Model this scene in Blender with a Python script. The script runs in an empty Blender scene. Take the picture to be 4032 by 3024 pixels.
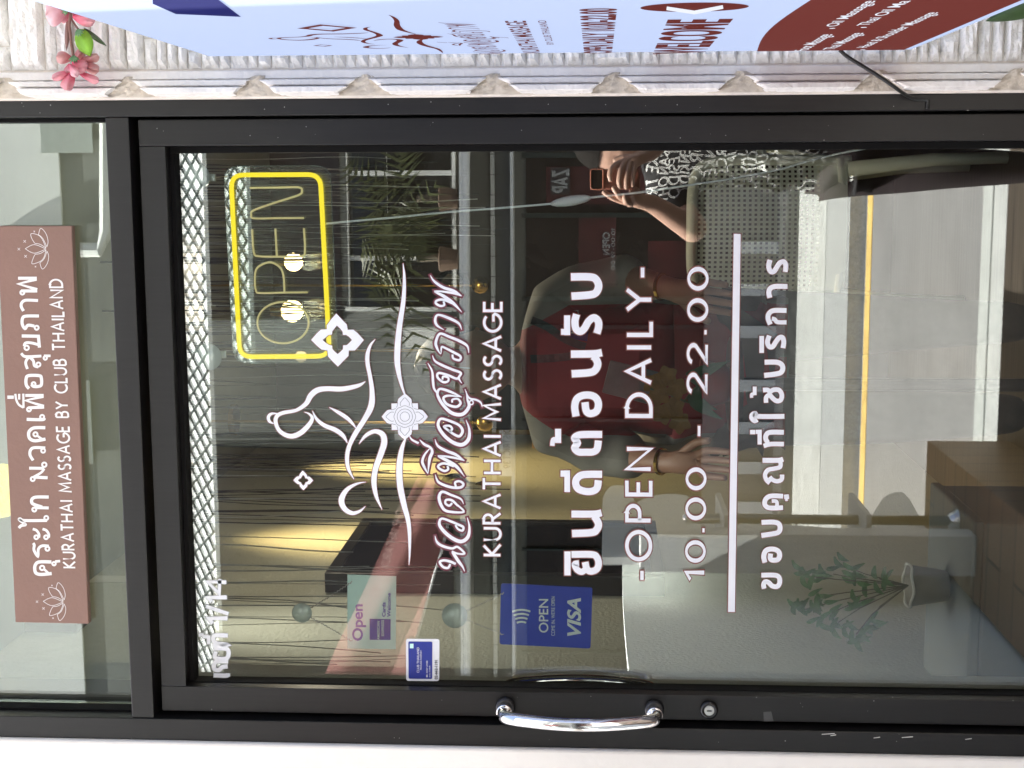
import bpy, bmesh, math, random
from mathutils import Vector, Matrix
from mathutils.bvhtree import BVHTree
random.seed(7)
S = bpy.context.scene
COL = S.collection
rad = math.radians

# ------------------------------------------------------------------ camera, sky, sun, exposure
F = 5591.0                                   # focal length in pixels of a 4032 wide frame
CAM = Vector((0.0, -2.1, 1.5))
nrm = Vector((337.0, 807.0, -F)).normalized()            # world +y (into the shop) in camera axes
up = Vector((-1.0, 0.004, (-337.0 + 807.0 * 0.004) / F)).normalized()
rgt = nrm.cross(up)
cam = bpy.data.cameras.new('camera')
cam.sensor_width = 36.0
cam.lens = F / 4032.0 * 36.0
cam.clip_start = 0.05
cam.clip_end = 400.0
camo = bpy.data.objects.new('camera', cam)
COL.objects.link(camo)
camo.matrix_world = Matrix(((rgt.x, rgt.y, rgt.z, CAM.x), (nrm.x, nrm.y, nrm.z, CAM.y), (up.x, up.y, up.z, CAM.z), (0, 0, 0, 1)))
S.camera = camo

SUN_EL, SUN_AZ = rad(60), rad(-72)           # azimuth measured from +y towards +x
sun_dir = Vector((math.sin(SUN_AZ) * math.cos(SUN_EL), math.cos(SUN_AZ) * math.cos(SUN_EL), math.sin(SUN_EL)))
W = bpy.data.worlds.new('World')
S.world = W
W.use_nodes = True
nt = W.node_tree
bg = nt.nodes['Background']
sky = nt.nodes.new('ShaderNodeTexSky')
sky.sky_type = 'NISHITA'
sky.sun_disc = False
sky.sun_elevation = SUN_EL
sky.sun_rotation = SUN_AZ
sky.dust_density = 5.0
sky.air_density = 0.7
nt.links.new(sky.outputs[0], bg.inputs[0])
bg.inputs[1].default_value = 0.11
sl = bpy.data.lights.new('sun', 'SUN')
sl.energy = 5.0
sl.angle = rad(0.5)
sl.color = (1.0, 0.975, 0.93)
so = bpy.data.objects.new('sun', sl)
COL.objects.link(so)
so.rotation_euler = sun_dir.to_track_quat('Z', 'Y').to_euler()
S.view_settings.view_transform = 'Standard'
S.view_settings.look = 'None'
S.view_settings.gamma = 1.0
S.view_settings.use_curve_mapping = False
S.view_settings.exposure = 2.6
EXPO = 2.0 ** 2.6
S.cycles.use_denoising = True
S.cycles.max_bounces = 10
S.cycles.transparent_max_bounces = 24
S.cycles.sample_clamp_indirect = 4.0
S.cycles.caustics_reflective = False
S.cycles.caustics_refractive = False

# ------------------------------------------------------------------ measuring: points of the photograph to points of the place
def ray(x, y):
    x *= 4032.0 / 2212.0
    y *= 4032.0 / 2212.0
    v = Vector((x - 2016.0, 1512.0 - y, -F))
    return Vector((v.dot(rgt), v.dot(nrm), v.dot(up)))

def P(x, y, Y=0.0):                           # on a plane parallel to the door
    d = ray(x, y)
    return CAM + d * ((Y - CAM.y) / d.y)

def PX(x, y, X):                              # on a plane square to the door
    d = ray(x, y)
    return CAM + d * ((X - CAM.x) / d.x)

def PZ(x, y, Z):                              # on a level plane
    d = ray(x, y)
    return CAM + d * ((Z - CAM.z) / d.z)

def MIR(p):                                   # seen in the glass: the thing itself stands this side of it
    return Vector((p.x, -p.y, p.z))

# ------------------------------------------------------------------ materials
MATS = {}
def srgb(r, g, b):
    f = lambda c: ((c / 255.0 + 0.055) / 1.055) ** 2.4 if c > 10 else c / 255.0 / 12.92
    return (f(r), f(g), f(b))

def mat(name, col, rough=0.6, metal=0.0, var=0.12, scale=12.0, bump=0.0, bscale=60.0, stretch=None, emit=None, estr=0.0, coat=0.0, trans=0.0, spec=None):
    if name in MATS:
        return MATS[name]
    m = bpy.data.materials.new(name)
    m.use_nodes = True
    n, l = m.node_tree.nodes, m.node_tree.links
    b = n['Principled BSDF']
    b.inputs['Roughness'].default_value = rough
    b.inputs['Metallic'].default_value = metal
    b.inputs['Base Color'].default_value = (*col, 1)
    if spec is not None:
        b.inputs['Specular IOR Level'].default_value = spec
    if coat:
        b.inputs['Coat Weight'].default_value = coat
        b.inputs['Coat Roughness'].default_value = 0.08
    if trans:
        b.inputs['Transmission Weight'].default_value = trans
    co = None
    if var or bump:
        tc = n.new('ShaderNodeTexCoord')
        mp = n.new('ShaderNodeMapping')
        l.new(tc.outputs['Object'], mp.inputs[0])
        if stretch:
            mp.inputs['Scale'].default_value = stretch
        co = mp.outputs[0]
    if var:
        t = n.new('ShaderNodeTexNoise')
        t.inputs['Scale'].default_value = scale
        t.inputs['Detail'].default_value = 6.0
        t.inputs['Roughness'].default_value = 0.65
        l.new(co, t.inputs['Vector'])
        r = n.new('ShaderNodeValToRGB')
        r.color_ramp.elements[0].position = 0.3
        r.color_ramp.elements[1].position = 0.72
        r.color_ramp.elements[0].color = (*[c * (1 - var) for c in col], 1)
        r.color_ramp.elements[1].color = (*[min(1, c * (1 + var)) for c in col], 1)
        l.new(t.outputs['Fac'], r.inputs[0])
        l.new(r.outputs[0], b.inputs['Base Color'])
        rr = n.new('ShaderNodeMapRange')
        rr.inputs['To Min'].default_value = max(0.02, rough - 0.07)
        rr.inputs['To Max'].default_value = min(1.0, rough + 0.07)
        l.new(t.outputs['Fac'], rr.inputs['Value'])
        l.new(rr.outputs[0], b.inputs['Roughness'])
    if bump:
        t2 = n.new('ShaderNodeTexNoise')
        t2.inputs['Scale'].default_value = bscale
        t2.inputs['Detail'].default_value = 8.0
        l.new(co, t2.inputs['Vector'])
        bp = n.new('ShaderNodeBump')
        bp.inputs['Strength'].default_value = bump
        bp.inputs['Distance'].default_value = 0.01
        l.new(t2.outputs['Fac'], bp.inputs['Height'])
        l.new(bp.outputs[0], b.inputs['Normal'])
    if emit:
        b.inputs['Emission Color'].default_value = (*emit, 1)
        b.inputs['Emission Strength'].default_value = estr
    MATS[name] = m
    return m

def pane_mat(name, tint, refl, rough=0.0, milk=0.0, milk_col=(0.8, 0.9, 0.86)):
    if name in MATS:
        return MATS[name]
    m = bpy.data.materials.new(name)
    m.use_nodes = True
    n, l = m.node_tree.nodes, m.node_tree.links
    n.remove(n['Principled BSDF'])
    out = n['Material Output']
    tr = n.new('ShaderNodeBsdfTransparent')
    tr.inputs[0].default_value = (*tint, 1)
    gl = n.new('ShaderNodeBsdfGlossy')
    gl.inputs['Roughness'].default_value = rough
    gl.inputs[0].default_value = (0.97, 1.0, 0.985, 1)
    lw = n.new('ShaderNodeFresnel')
    lw.inputs[0].default_value = 1.5
    ma = n.new('ShaderNodeMath')
    ma.operation = 'MULTIPLY_ADD'
    ma.inputs[1].default_value = 1.0
    ma.inputs[2].default_value = refl - 0.04
    l.new(lw.outputs[0], ma.inputs[0])
    mx = n.new('ShaderNodeMixShader')
    l.new(ma.outputs[0], mx.inputs[0])
    base = tr.outputs[0]
    if milk:
        df = n.new('ShaderNodeBsdfDiffuse')
        df.inputs[0].default_value = (*milk_col, 1)
        m2 = n.new('ShaderNodeMixShader')
        m2.inputs[0].default_value = milk
        l.new(tr.outputs[0], m2.inputs[1])
        l.new(df.outputs[0], m2.inputs[2])
        base = m2.outputs[0]
    l.new(base, mx.inputs[1])
    l.new(gl.outputs[0], mx.inputs[2])
    l.new(mx.outputs[0], out.inputs[0])
    MATS[name] = m
    return m

def sheet_mat(name, col, trans, var=0.1, scale=20.0):     # thin cloth or plastic that lets light through
    if name in MATS:
        return MATS[name]
    m = bpy.data.materials.new(name)
    m.use_nodes = True
    n, l = m.node_tree.nodes, m.node_tree.links
    n.remove(n['Principled BSDF'])
    tx = n.new('ShaderNodeTexNoise')
    tx.inputs['Scale'].default_value = scale
    tc = n.new('ShaderNodeTexCoord')
    l.new(tc.outputs['Object'], tx.inputs['Vector'])
    r = n.new('ShaderNodeValToRGB')
    r.color_ramp.elements[0].color = (*[c * (1 - var) for c in col], 1)
    r.color_ramp.elements[1].color = (*[min(1, c * (1 + var)) for c in col], 1)
    l.new(tx.outputs['Fac'], r.inputs[0])
    d = n.new('ShaderNodeBsdfDiffuse')
    t = n.new('ShaderNodeBsdfTranslucent')
    mx = n.new('ShaderNodeMixShader')
    mx.inputs[0].default_value = trans
    l.new(r.outputs[0], d.inputs[0])
    l.new(r.outputs[0], t.inputs[0])
    l.new(d.outputs[0], mx.inputs[1])
    l.new(t.outputs[0], mx.inputs[2])
    l.new(mx.outputs[0], n['Material Output'].inputs[0])
    MATS[name] = m
    return m

def emit_mat(name, col, strength):
    if name in MATS:
        return MATS[name]
    m = bpy.data.materials.new(name)
    m.use_nodes = True
    b = m.node_tree.nodes['Principled BSDF']
    b.inputs['Base Color'].default_value = (*[c * 0.12 for c in col], 1)
    b.inputs['Emission Color'].default_value = (*col, 1)
    b.inputs['Emission Strength'].default_value = strength
    b.inputs['Roughness'].default_value = 0.9
    b.inputs['Specular IOR Level'].default_value = 0.05
    MATS[name] = m
    return m

def plank_mat(name, c1, c2, gap, lx, ly, rough=0.55, bump=0.25):   # boards or tiles with joints, on the object's x/y
    if name in MATS:
        return MATS[name]
    m = bpy.data.materials.new(name)
    m.use_nodes = True
    n, l = m.node_tree.nodes, m.node_tree.links
    b = n['Principled BSDF']
    b.inputs['Roughness'].default_value = rough
    tc = n.new('ShaderNodeTexCoord')
    br = n.new('ShaderNodeTexBrick')
    br.inputs['Scale'].default_value = 1.0
    br.inputs['Brick Width'].default_value = lx
    br.inputs['Row Height'].default_value = ly
    br.inputs['Mortar Size'].default_value = 0.006
    br.inputs['Color1'].default_value = (*c1, 1)
    br.inputs['Color2'].default_value = (*c2, 1)
    br.inputs['Mortar'].default_value = (*gap, 1)
    l.new(tc.outputs['Object'], br.inputs['Vector'])
    mp = n.new('ShaderNodeMapping')
    mp.inputs['Scale'].default_value = (1.5, 30, 30)
    l.new(tc.outputs['Object'], mp.inputs[0])
    t = n.new('ShaderNodeTexNoise')
    t.inputs['Scale'].default_value = 2.0
    t.inputs['Detail'].default_value = 8
    l.new(mp.outputs[0], t.inputs['Vector'])
    mr = n.new('ShaderNodeMapRange')
    mr.inputs['To Min'].default_value = 0.6
    mr.inputs['To Max'].default_value = 1.3
    l.new(t.outputs['Fac'], mr.inputs['Value'])
    mu = n.new('ShaderNodeMixRGB')
    mu.blend_type = 'MULTIPLY'
    mu.inputs[0].default_value = 1.0
    l.new(br.outputs['Color'], mu.inputs[1])
    l.new(mr.outputs[0], mu.inputs[2])
    l.new(mu.outputs[0], b.inputs['Base Color'])
    bp = n.new('ShaderNodeBump')
    bp.inputs['Strength'].default_value = bump
    bp.inputs['Distance'].default_value = 0.004
    l.new(t.outputs['Fac'], bp.inputs['Height'])
    l.new(bp.outputs[0], b.inputs['Normal'])
    MATS[name] = m
    return m

# ------------------------------------------------------------------ mesh helpers
class MB:
    def __init__(s):
        s.v, s.f = [], []

    def add(s, vs, fs):
        o = len(s.v)
        s.v += [Vector(p) for p in vs]
        s.f += [tuple(i + o for i in q) for q in fs]
        return s

    def box(s, x0, x1, y0, y1, z0, z1):
        vs = [(x, y, z) for x in (x0, x1) for y in (y0, y1) for z in (z0, z1)]
        return s.add(vs, [(0, 1, 3, 2), (4, 6, 7, 5), (0, 4, 5, 1), (2, 3, 7, 6), (0, 2, 6, 4), (1, 5, 7, 3)])

    def prism(s, ring, off):                   # closed outline given an offset
        off = Vector(off)
        n = len(ring)
        a = [Vector(p) for p in ring]
        return s.add(a + [p + off for p in a], [tuple(range(n)), tuple(range(2 * n - 1, n - 1, -1))] + [(i, i + n, (i + 1) % n + n, (i + 1) % n) for i in range(n)])

    def tube(s, path, r, n=8, caps=True):
        path = [Vector(p) for p in path]
        k = len(path)
        rs = r if isinstance(r, (list, tuple)) else [r] * k
        vs, fs = [], []
        t0 = (path[1] - path[0]).normalized()
        a = t0.orthogonal().normalized()
        for i, p in enumerate(path):
            t = (path[min(i + 1, k - 1)] - path[max(i - 1, 0)]).normalized()
            a = (a - t * a.dot(t)).normalized()
            b = t.cross(a)
            for j in range(n):
                w = 2 * math.pi * j / n
                vs.append(p + (a * math.cos(w) + b * math.sin(w)) * rs[i])
        for i in range(k - 1):
            for j in range(n):
                fs.append((i * n + j, i * n + (j + 1) % n, (i + 1) * n + (j + 1) % n, (i + 1) * n + j))
        if caps:
            fs.append(tuple(range(n - 1, -1, -1)))
            fs.append(tuple((k - 1) * n + j for j in range(n)))
        return s.add(vs, fs)

    def lathe(s, c, axis, prof, n=24):         # prof: (along, radius)
        c, ax = Vector(c), Vector(axis).normalized()
        a = ax.orthogonal().normalized()
        b = ax.cross(a)
        vs, fs = [], []
        for h, r in prof:
            for j in range(n):
                w = 2 * math.pi * j / n
                vs.append(c + ax * h + (a * math.cos(w) + b * math.sin(w)) * max(r, 1e-5))
        for i in range(len(prof) - 1):
            for j in range(n):
                fs.append((i * n + j, i * n + (j + 1) % n, (i + 1) * n + (j + 1) % n, (i + 1) * n + j))
        fs.append(tuple(range(n - 1, -1, -1)))
        fs.append(tuple((len(prof) - 1) * n + j for j in range(n)))
        return s.add(vs, fs)

    def ball(s, c, r, n=12):
        rx, ry, rz = r if isinstance(r, (tuple, list)) else (r, r, r)
        c = Vector(c)
        vs, fs = [], []
        for i in range(n + 1):
            t = math.pi * i / n
            for j in range(2 * n):
                w = math.pi * j / n
                vs.append(c + Vector((rx * math.sin(t) * math.cos(w), ry * math.sin(t) * math.sin(w), rz * math.cos(t))))
        m = 2 * n
        for i in range(n):
            for j in range(m):
                fs.append((i * m + j, (i + 1) * m + j, (i + 1) * m + (j + 1) % m, i * m + (j + 1) % m))
        return s.add(vs, fs)

    def grid(s, fn, nu, nv):
        vs = [fn(i / nu, j / nv) for i in range(nu + 1) for j in range(nv + 1)]
        fs = [(i * (nv + 1) + j, (i + 1) * (nv + 1) + j, (i + 1) * (nv + 1) + j + 1, i * (nv + 1) + j + 1) for i in range(nu) for j in range(nv)]
        return s.add(vs, fs)

ORG = {}
def thing(name, label, cat, loc=(0, 0, 0), group=None):
    o = bpy.data.objects.new(name, None)
    o.empty_display_size = 0.05
    COL.objects.link(o)
    o.location = loc
    ORG[o] = Vector(loc)
    o['label'] = label
    o['category'] = cat
    if group:
        o['group'] = group
    return o

def obj(name, mb, m, parent=None, smooth=False, bevel=0.0, solid=0.0, loc=None, label=None, cat=None, group=None, kind=None):
    org = ORG[parent] if parent else Vector(loc or (0, 0, 0))
    me = bpy.data.meshes.new(name)
    me.from_pydata([p - org for p in mb.v], [], mb.f)
    me.validate()
    me.update()
    if not solid:
        bm = bmesh.new()
        bm.from_mesh(me)
        bmesh.ops.recalc_face_normals(bm, faces=bm.faces)
        bm.to_mesh(me)
        bm.free()
    if smooth:
        me.polygons.foreach_set('use_smooth', [True] * len(me.polygons))
    me.materials.append(m)
    o = bpy.data.objects.new(name, me)
    COL.objects.link(o)
    if parent:
        o.parent = parent
    else:
        o.location = org
    ORG[o] = org
    if bevel:
        md = o.modifiers.new('bevel', 'BEVEL')
        md.width = bevel
        md.segments = 2
        md.limit_method = 'ANGLE'
        md.angle_limit = rad(40)
    if solid:
        md = o.modifiers.new('solid', 'SOLIDIFY')
        md.thickness = solid
        md.offset = 0
    if label:
        o['label'] = label
    if cat:
        o['category'] = cat
    if group:
        o['group'] = group
    if kind:
        o['kind'] = kind
    return o

def struct(name, mb, m, **k):
    return obj(name, mb, m, kind='structure', **k)

def smooth_path(pts, n=5):                     # Catmull-Rom through the points (any number of components)
    if len(pts) < 3:
        return [tuple(p) for p in pts]
    out = []
    d = len(pts[0])
    for i in range(len(pts) - 1):
        p0, p1, p2, p3 = pts[max(i - 1, 0)], pts[i], pts[i + 1], pts[min(i + 2, len(pts) - 1)]
        for k in range(n):
            t = k / n
            out.append(tuple(0.5 * (2 * p1[c] + (p2[c] - p0[c]) * t + (2 * p0[c] - 5 * p1[c] + 4 * p2[c] - p3[c]) * t * t + (3 * p1[c] - p0[c] - 3 * p2[c] + p3[c]) * t ** 3) for c in range(d)))
    out.append(tuple(pts[-1]))
    return out

def ribbon(mb, pts, width, fn, lift, extra=0.0, smooth=True):
    # pts (x, y[, w]); fn maps (x, y, lift) to the place; extra widens the stroke for its outline
    q = smooth_path(pts) if smooth and len(pts) > 2 else [tuple(p) for p in pts]
    n = len(q)
    closed = n > 3 and abs(q[0][0] - q[-1][0]) + abs(q[0][1] - q[-1][1]) < 1e-6
    def unit(a, b):
        dx, dy = b[0] - a[0], b[1] - a[1]
        L = math.hypot(dx, dy) or 1e-9
        return dx / L, dy / L
    if extra and not closed:                    # run the outline past both ends
        d0, d1 = unit(q[0], q[1]), unit(q[-2], q[-1])
        q[0] = (q[0][0] - d0[0] * extra, q[0][1] - d0[1] * extra) + tuple(q[0][2:])
        q[-1] = (q[-1][0] + d1[0] * extra, q[-1][1] + d1[1] * extra) + tuple(q[-1][2:])
    vs, fs = [], []
    for i in range(n):
        w = (q[i][2] if len(q[i]) > 2 else width) / 2 + extra
        if closed and i in (0, n - 1):
            a, b = unit(q[-2], q[-1]), unit(q[0], q[1])
        else:
            a = unit(q[max(i - 1, 0)], q[max(i, 1)])
            b = unit(q[min(i, n - 2)], q[min(i + 1, n - 1)])
        nx, ny = -(a[1] + b[1]), a[0] + b[0]
        L = math.hypot(nx, ny) or 1e-9
        nx, ny = nx / L, ny / L
        k = min(1.0 / max(0.35, -a[1] * nx + a[0] * ny), 1.9)
        vs += [fn(q[i][0] + nx * w * k, q[i][1] + ny * w * k, lift), fn(q[i][0] - nx * w * k, q[i][1] - ny * w * k, lift)]
    fs = [(2 * i, 2 * i + 2, 2 * i + 3, 2 * i + 1) for i in range(n - 1)]
    mb.add(vs, fs)

def strokes(mb, lst, fn, lift0=0.0, extra=0.0, step=0.00004):
    for i, s in enumerate(lst):
        ribbon(mb, s[1], s[0], fn, lift0 + i * step, extra, s[2] if len(s) > 2 else True)

def ring_pts(cx, cy, rx, ry=None, n=24, a0=0.0, a1=360.0):
    ry = ry or rx
    return [(cx + rx * math.cos(rad(a0 + (a1 - a0) * i / n)), cy + ry * math.sin(rad(a0 + (a1 - a0) * i / n))) for i in range(n + 1)]

# one-line capitals and digits, cap height 1
def arc(cx, cy, rx, ry, a0, a1, n=14):
    return [(cx + rx * math.cos(rad(a0 + (a1 - a0) * i / n)), cy + ry * math.sin(rad(a0 + (a1 - a0) * i / n))) for i in range(n + 1)]
SF = {
 'A': (.80, [[(0, 0), (.40, 1), (.80, 0)], [(.14, .32), (.66, .32)]]),
 'B': (.56, [[(0, 0), (0, 1)], [(0, 1), (.27, 1)] + arc(.27, .765, .23, .235, 90, -90) + [(0, .53)], [(0, .53), (.30, .53)] + arc(.30, .265, .26, .265, 90, -90) + [(0, 0)]]),
 'C': (.74, [arc(.5, .5, .5, .5, 48, 312, 24)]),
 'D': (.76, [[(0, 0), (0, 1), (.26, 1)] + arc(.26, .5, .50, .5, 90, -90, 20) + [(0, 0)]]),
 'E': (.50, [[(.50, 1), (0, 1), (0, 0), (.50, 0)], [(0, .52), (.44, .52)]]),
 'F': (.48, [[(.48, 1), (0, 1), (0, 0)], [(0, .50), (.42, .50)]]),
 'G': (.86, [arc(.5, .5, .5, .5, 48, 345, 26) + [(.9, .46), (.55, .46)]]),
 'H': (.70, [[(0, 0), (0, 1)], [(.70, 0), (.70, 1)], [(0, .52), (.70, .52)]]),
 'I': (.04, [[(.02, 0), (.02, 1)]]),
 'J': (.40, [[(.40, 1), (.40, .26)] + arc(.20, .24, .20, .24, 0, -150)]),
 'K': (.60, [[(0, 0), (0, 1)], [(.56, 1), (.05, .50), (.62, 0)]]),
 'L': (.46, [[(0, 1), (0, 0), (.46, 0)]]),
 'M': (.90, [[(0, 0), (.09, 1), (.45, .25), (.81, 1), (.90, 0)]]),
 'N': (.72, [[(0, 0), (0, 1), (.72, 0), (.72, 1)]]),
 'O': (1.0, [arc(.5, .5, .5, .5, 0, 360, 30)]),
 'P': (.52, [[(0, 0), (0, 1), (.26, 1)] + arc(.26, .73, .27, .27, 90, -90) + [(0, .46)]]),
 'R': (.58, [[(0, 0), (0, 1), (.24, 1)] + arc(.24, .74, .26, .26, 90, -90) + [(0, .48)], [(.24, .48), (.58, 0)]]),
 'S': (.52, [arc(.27, .755, .25, .245, 35, 270, 14) + arc(.26, .255, .26, .255, 90, -145, 14)]),
 'T': (.66, [[(0, 1), (.66, 1)], [(.33, 1), (.33, 0)]]),
 'U': (.68, [[(0, 1), (0, .34)] + arc(.34, .34, .34, .34, 180, 360) + [(.68, 1)]]),
 'V': (.76, [[(0, 1), (.38, 0), (.76, 1)]]),
 'W': (1.1, [[(0, 1), (.28, 0), (.55, .9), (.82, 0), (1.1, 1)]]),
 'X': (.66, [[(0, 0), (.66, 1)], [(0, 1), (.66, 0)]]),
 'Y': (.70, [[(0, 1), (.35, .48), (.70, 1)], [(.35, .48), (.35, 0)]]),
 'Z': (.62, [[(0, 1), (.62, 1), (0, 0), (.62, 0)]]),
 '0': (.62, [arc(.31, .5, .31, .5, 0, 360, 28)]), '1': (.26, [[(0, .76), (.24, 1), (.24, 0)]]),
 '2': (.58, [arc(.29, .71, .28, .29, 165, -28, 14) + [(.06, .03), (.04, 0), (.58, 0)]]),
 '3': (.54, [arc(.25, .76, .23, .24, 150, -90) + arc(.25, .26, .28, .26, 90, -150)]),
 '4': (.62, [[(.44, 0), (.44, 1), (0, .28), (.62, .28)]]),
 '6': (.56, [arc(.28, .3, .28, .3, 0, 360, 20), [(.03, .36), (.12, .68), (.42, 1)]]),
 '9': (.56, [arc(.28, .7, .28, .3, 0, 360, 20), [(.53, .64), (.44, .32), (.14, 0)]]),
 '-': (.34, [[(0, .36), (.34, .36)]]), '.': (.05, [[(.025, 0), (.025, .13)]]), '/': (.42, [[(0, -.05), (.42, 1.05)]]),
 '&': (.68, [[(.68, 0), (.14, .66), (.14, .86), (.26, 1), (.40, .92), (.42, .76), (.06, .40), (.02, .18), (.16, 0), (.40, .02), (.66, .40)]]), ' ': (.34, []),
 "'": (.04, [[(.02, 1), (.02, .74)]]), ',': (.08, [[(.06, .1), (0, -.14)]]), ':': (.05, [[(.025, .0), (.025, .14)], [(.025, .52), (.025, .66)]]),
}
def text_strokes(s, w, gap=0.26):              # strokes in text units, total length
    x, out = 0.0, []
    for ch in s:
        adv, st = SF[ch]
        for q in st:
            out.append((w, [(x + p[0], p[1]) for p in q], False))
        x += adv + gap
    return out, x - gap

def fit(s, w, gap, p0, p1, hv, lift_fn):       # text along p0->p1 (baseline) with cap vector hv; returns strokes + mapping
    st, L = text_strokes(s, w, gap)
    p0, p1, hv = Vector(p0), Vector(p1), Vector(hv)
    ux = (p1 - p0) / L
    return st, (lambda x, y, l: lift_fn(p0 + ux * x + hv * y, l))

def on_glass(p, l):                             # lettering stands just proud of a surface facing the street
    return Vector((p.x, p.y - l, p.z))

def bfont(s, size_box, p0, p1, hv, lift, offset=0.0, shear=0.0):   # Blender's own letters fitted into a box
    c = bpy.data.curves.new('lettering', 'FONT')
    c.body = s
    c.offset = offset
    c.shear = shear
    o = bpy.data.objects.new('lettering', c)
    COL.objects.link(o)
    dg = bpy.context.evaluated_depsgraph_get()
    me = bpy.data.meshes.new_from_object(o.evaluated_get(dg))
    bpy.data.objects.remove(o)
    xs = [v.co.x for v in me.vertices]
    x0, x1 = min(xs), max(xs)
    cap = 0.69
    p0, p1, hv = Vector(p0), Vector(p1), Vector(hv)
    lift = Vector(lift)
    mb = MB()
    mb.add([p0 + (p1 - p0) * ((v.co.x - x0) / (x1 - x0)) + hv * (v.co.y / cap) + lift for v in me.vertices], [tuple(f.vertices) for f in me.polygons])
    bpy.data.meshes.remove(me)
    return mb
# ------------------------------------------------------------------ shopfront: walls, frame, door, transom light
M_frame = mat('dark_bronze_aluminium', (0.0095, 0.0086, 0.0084), 0.34, 0.0, 0.25, 9.0, 0.06, 90.0, (30, 30, 1.2), spec=0.45)
M_bead = mat('black_gasket_bead', (0.007, 0.0066, 0.0066), 0.75, var=0.2, spec=0.15)
M_recess = mat('dark_rebate', (0.006, 0.006, 0.006), 0.8, var=0.1)
M_pier = mat('white_painted_pier', (0.84, 0.80, 0.75), 0.75, var=0.035, scale=5.0, bump=0.10, bscale=45.0)
M_plaster = mat('cream_plaster', (0.76, 0.70, 0.63), 0.85, var=0.10, scale=14.0, bump=0.35, bscale=70.0)
M_ridge = mat('white_plaster_moulding', (0.83, 0.795, 0.755), 0.8, var=0.08, scale=16.0, bump=0.4, bscale=60.0)
M_bite = mat('tan_plaster_fill', (0.60, 0.535, 0.45), 0.9, var=0.16, scale=22.0, bump=0.6, bscale=45.0)
M_stone = mat('white_split_stone', (0.83, 0.81, 0.775), 0.85, var=0.10, scale=18.0, bump=0.9, bscale=55.0)
M_glass = pane_mat('door_glass', (0.98, 1.0, 0.988), 0.10)
M_tglass = pane_mat('transom_glass', (0.93, 0.985, 0.955), 0.115)
M_chrome = mat('polished_chrome', (0.82, 0.82, 0.83), 0.08, 1.0, 0.02)
M_white = mat('white_vinyl', (0.86, 0.865, 0.91), 0.5, var=0.015, scale=30)
M_redline = mat('brown_red_vinyl_edge', (0.20, 0.062, 0.050), 0.5, var=0.1)
M_maroon = mat('maroon_vinyl', (0.145, 0.030, 0.046), 0.5, var=0.06)

Yj, Ys, Yb = -0.050, -0.034, -0.014
FZ = 0.37                                     # floor level inside the shop
ZT = 3.6
jR0, jR1 = P(1106, 246, Yj).x, P(1106, 209.5, Yj).x
jL0, jL1 = P(1106, 1614, Yj).x, P(1106, 1567, Yj).x
sR0, sR1 = P(1106, 311, Ys).x, P(1106, 252.5, Ys).x
sL0, sL1 = P(1106, 1549, Ys).x, P(1106, 1495, Ys).x
gR, gL = P(1106, 327, 0).x, P(1106, 1476.5, 0).x
tb0, tb1 = P(302, 860, Yj).z, P(253, 860, Yj).z
dr0, dr1 = P(377.5, 860, Ys).z, P(322, 860, Ys).z
gT = P(402, 860, 0).z
ttR, ttL = P(120, 265, 0).x, P(120, 1518, 0).x
tS = P(250, 860, 0).z

b = MB()
b.box(jL0 - 1.6, jL0, -0.058, 0.18, -0.2, ZT)
struct('pier_wall', b, M_pier, bevel=0.004)
XW = P(1106, 143, -0.07).x                    # edge of the plaster strip against the stone
b = MB()
b.box(jR1, XW + 2.2, -0.0575, 0.18, -0.2, ZT)
struct('stone_backing_wall', b, M_plaster)
b = MB()
b.box(jL0 - 1.6, XW + 2.2, -0.06, 0.18, ZT, ZT + 1.6)
struct('upper_wall', b, M_pier)

# plaster moulding beside the door
t = thing('plaster_moulding', 'cream plaster moulding strip with ridges and rough scooped gaps along the black door frame', 'moulding', (jR1 + 0.02, -0.06, FZ))
xs = lambda y: P(1106, y, -0.07).x
b = MB()
b.box(jR1 + 0.0006, xs(143), -0.060, -0.0395, -0.2, ZT)
obj('strip', b, M_plaster, t, bevel=0.003)
gapsV = [8, 272, 549, 782, 1060, 1322, 1598, 1890, 2190]
gz = [P(v, 175, -0.07).z for v in gapsV]
edges = [P(-180, 175, -0.07).z] + gz + [P(2420, 175, -0.07).z]
prof = [(145.5, -.0598), (146.5, -.0648), (149, -.0660), (158, -.0664), (163.5, -.0668), (165.2, -.0630), (166.8, -.0630), (167.6, -.0745), (170, -.0768), (178.5, -.0768), (180.6, -.0740), (181.4, -.0690), (183, -.0690), (183.8, -.0840), (186, -.0868), (195.5, -.0868), (198, -.0835), (199.2, -.0720), (202.5, -.0598)]
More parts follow.
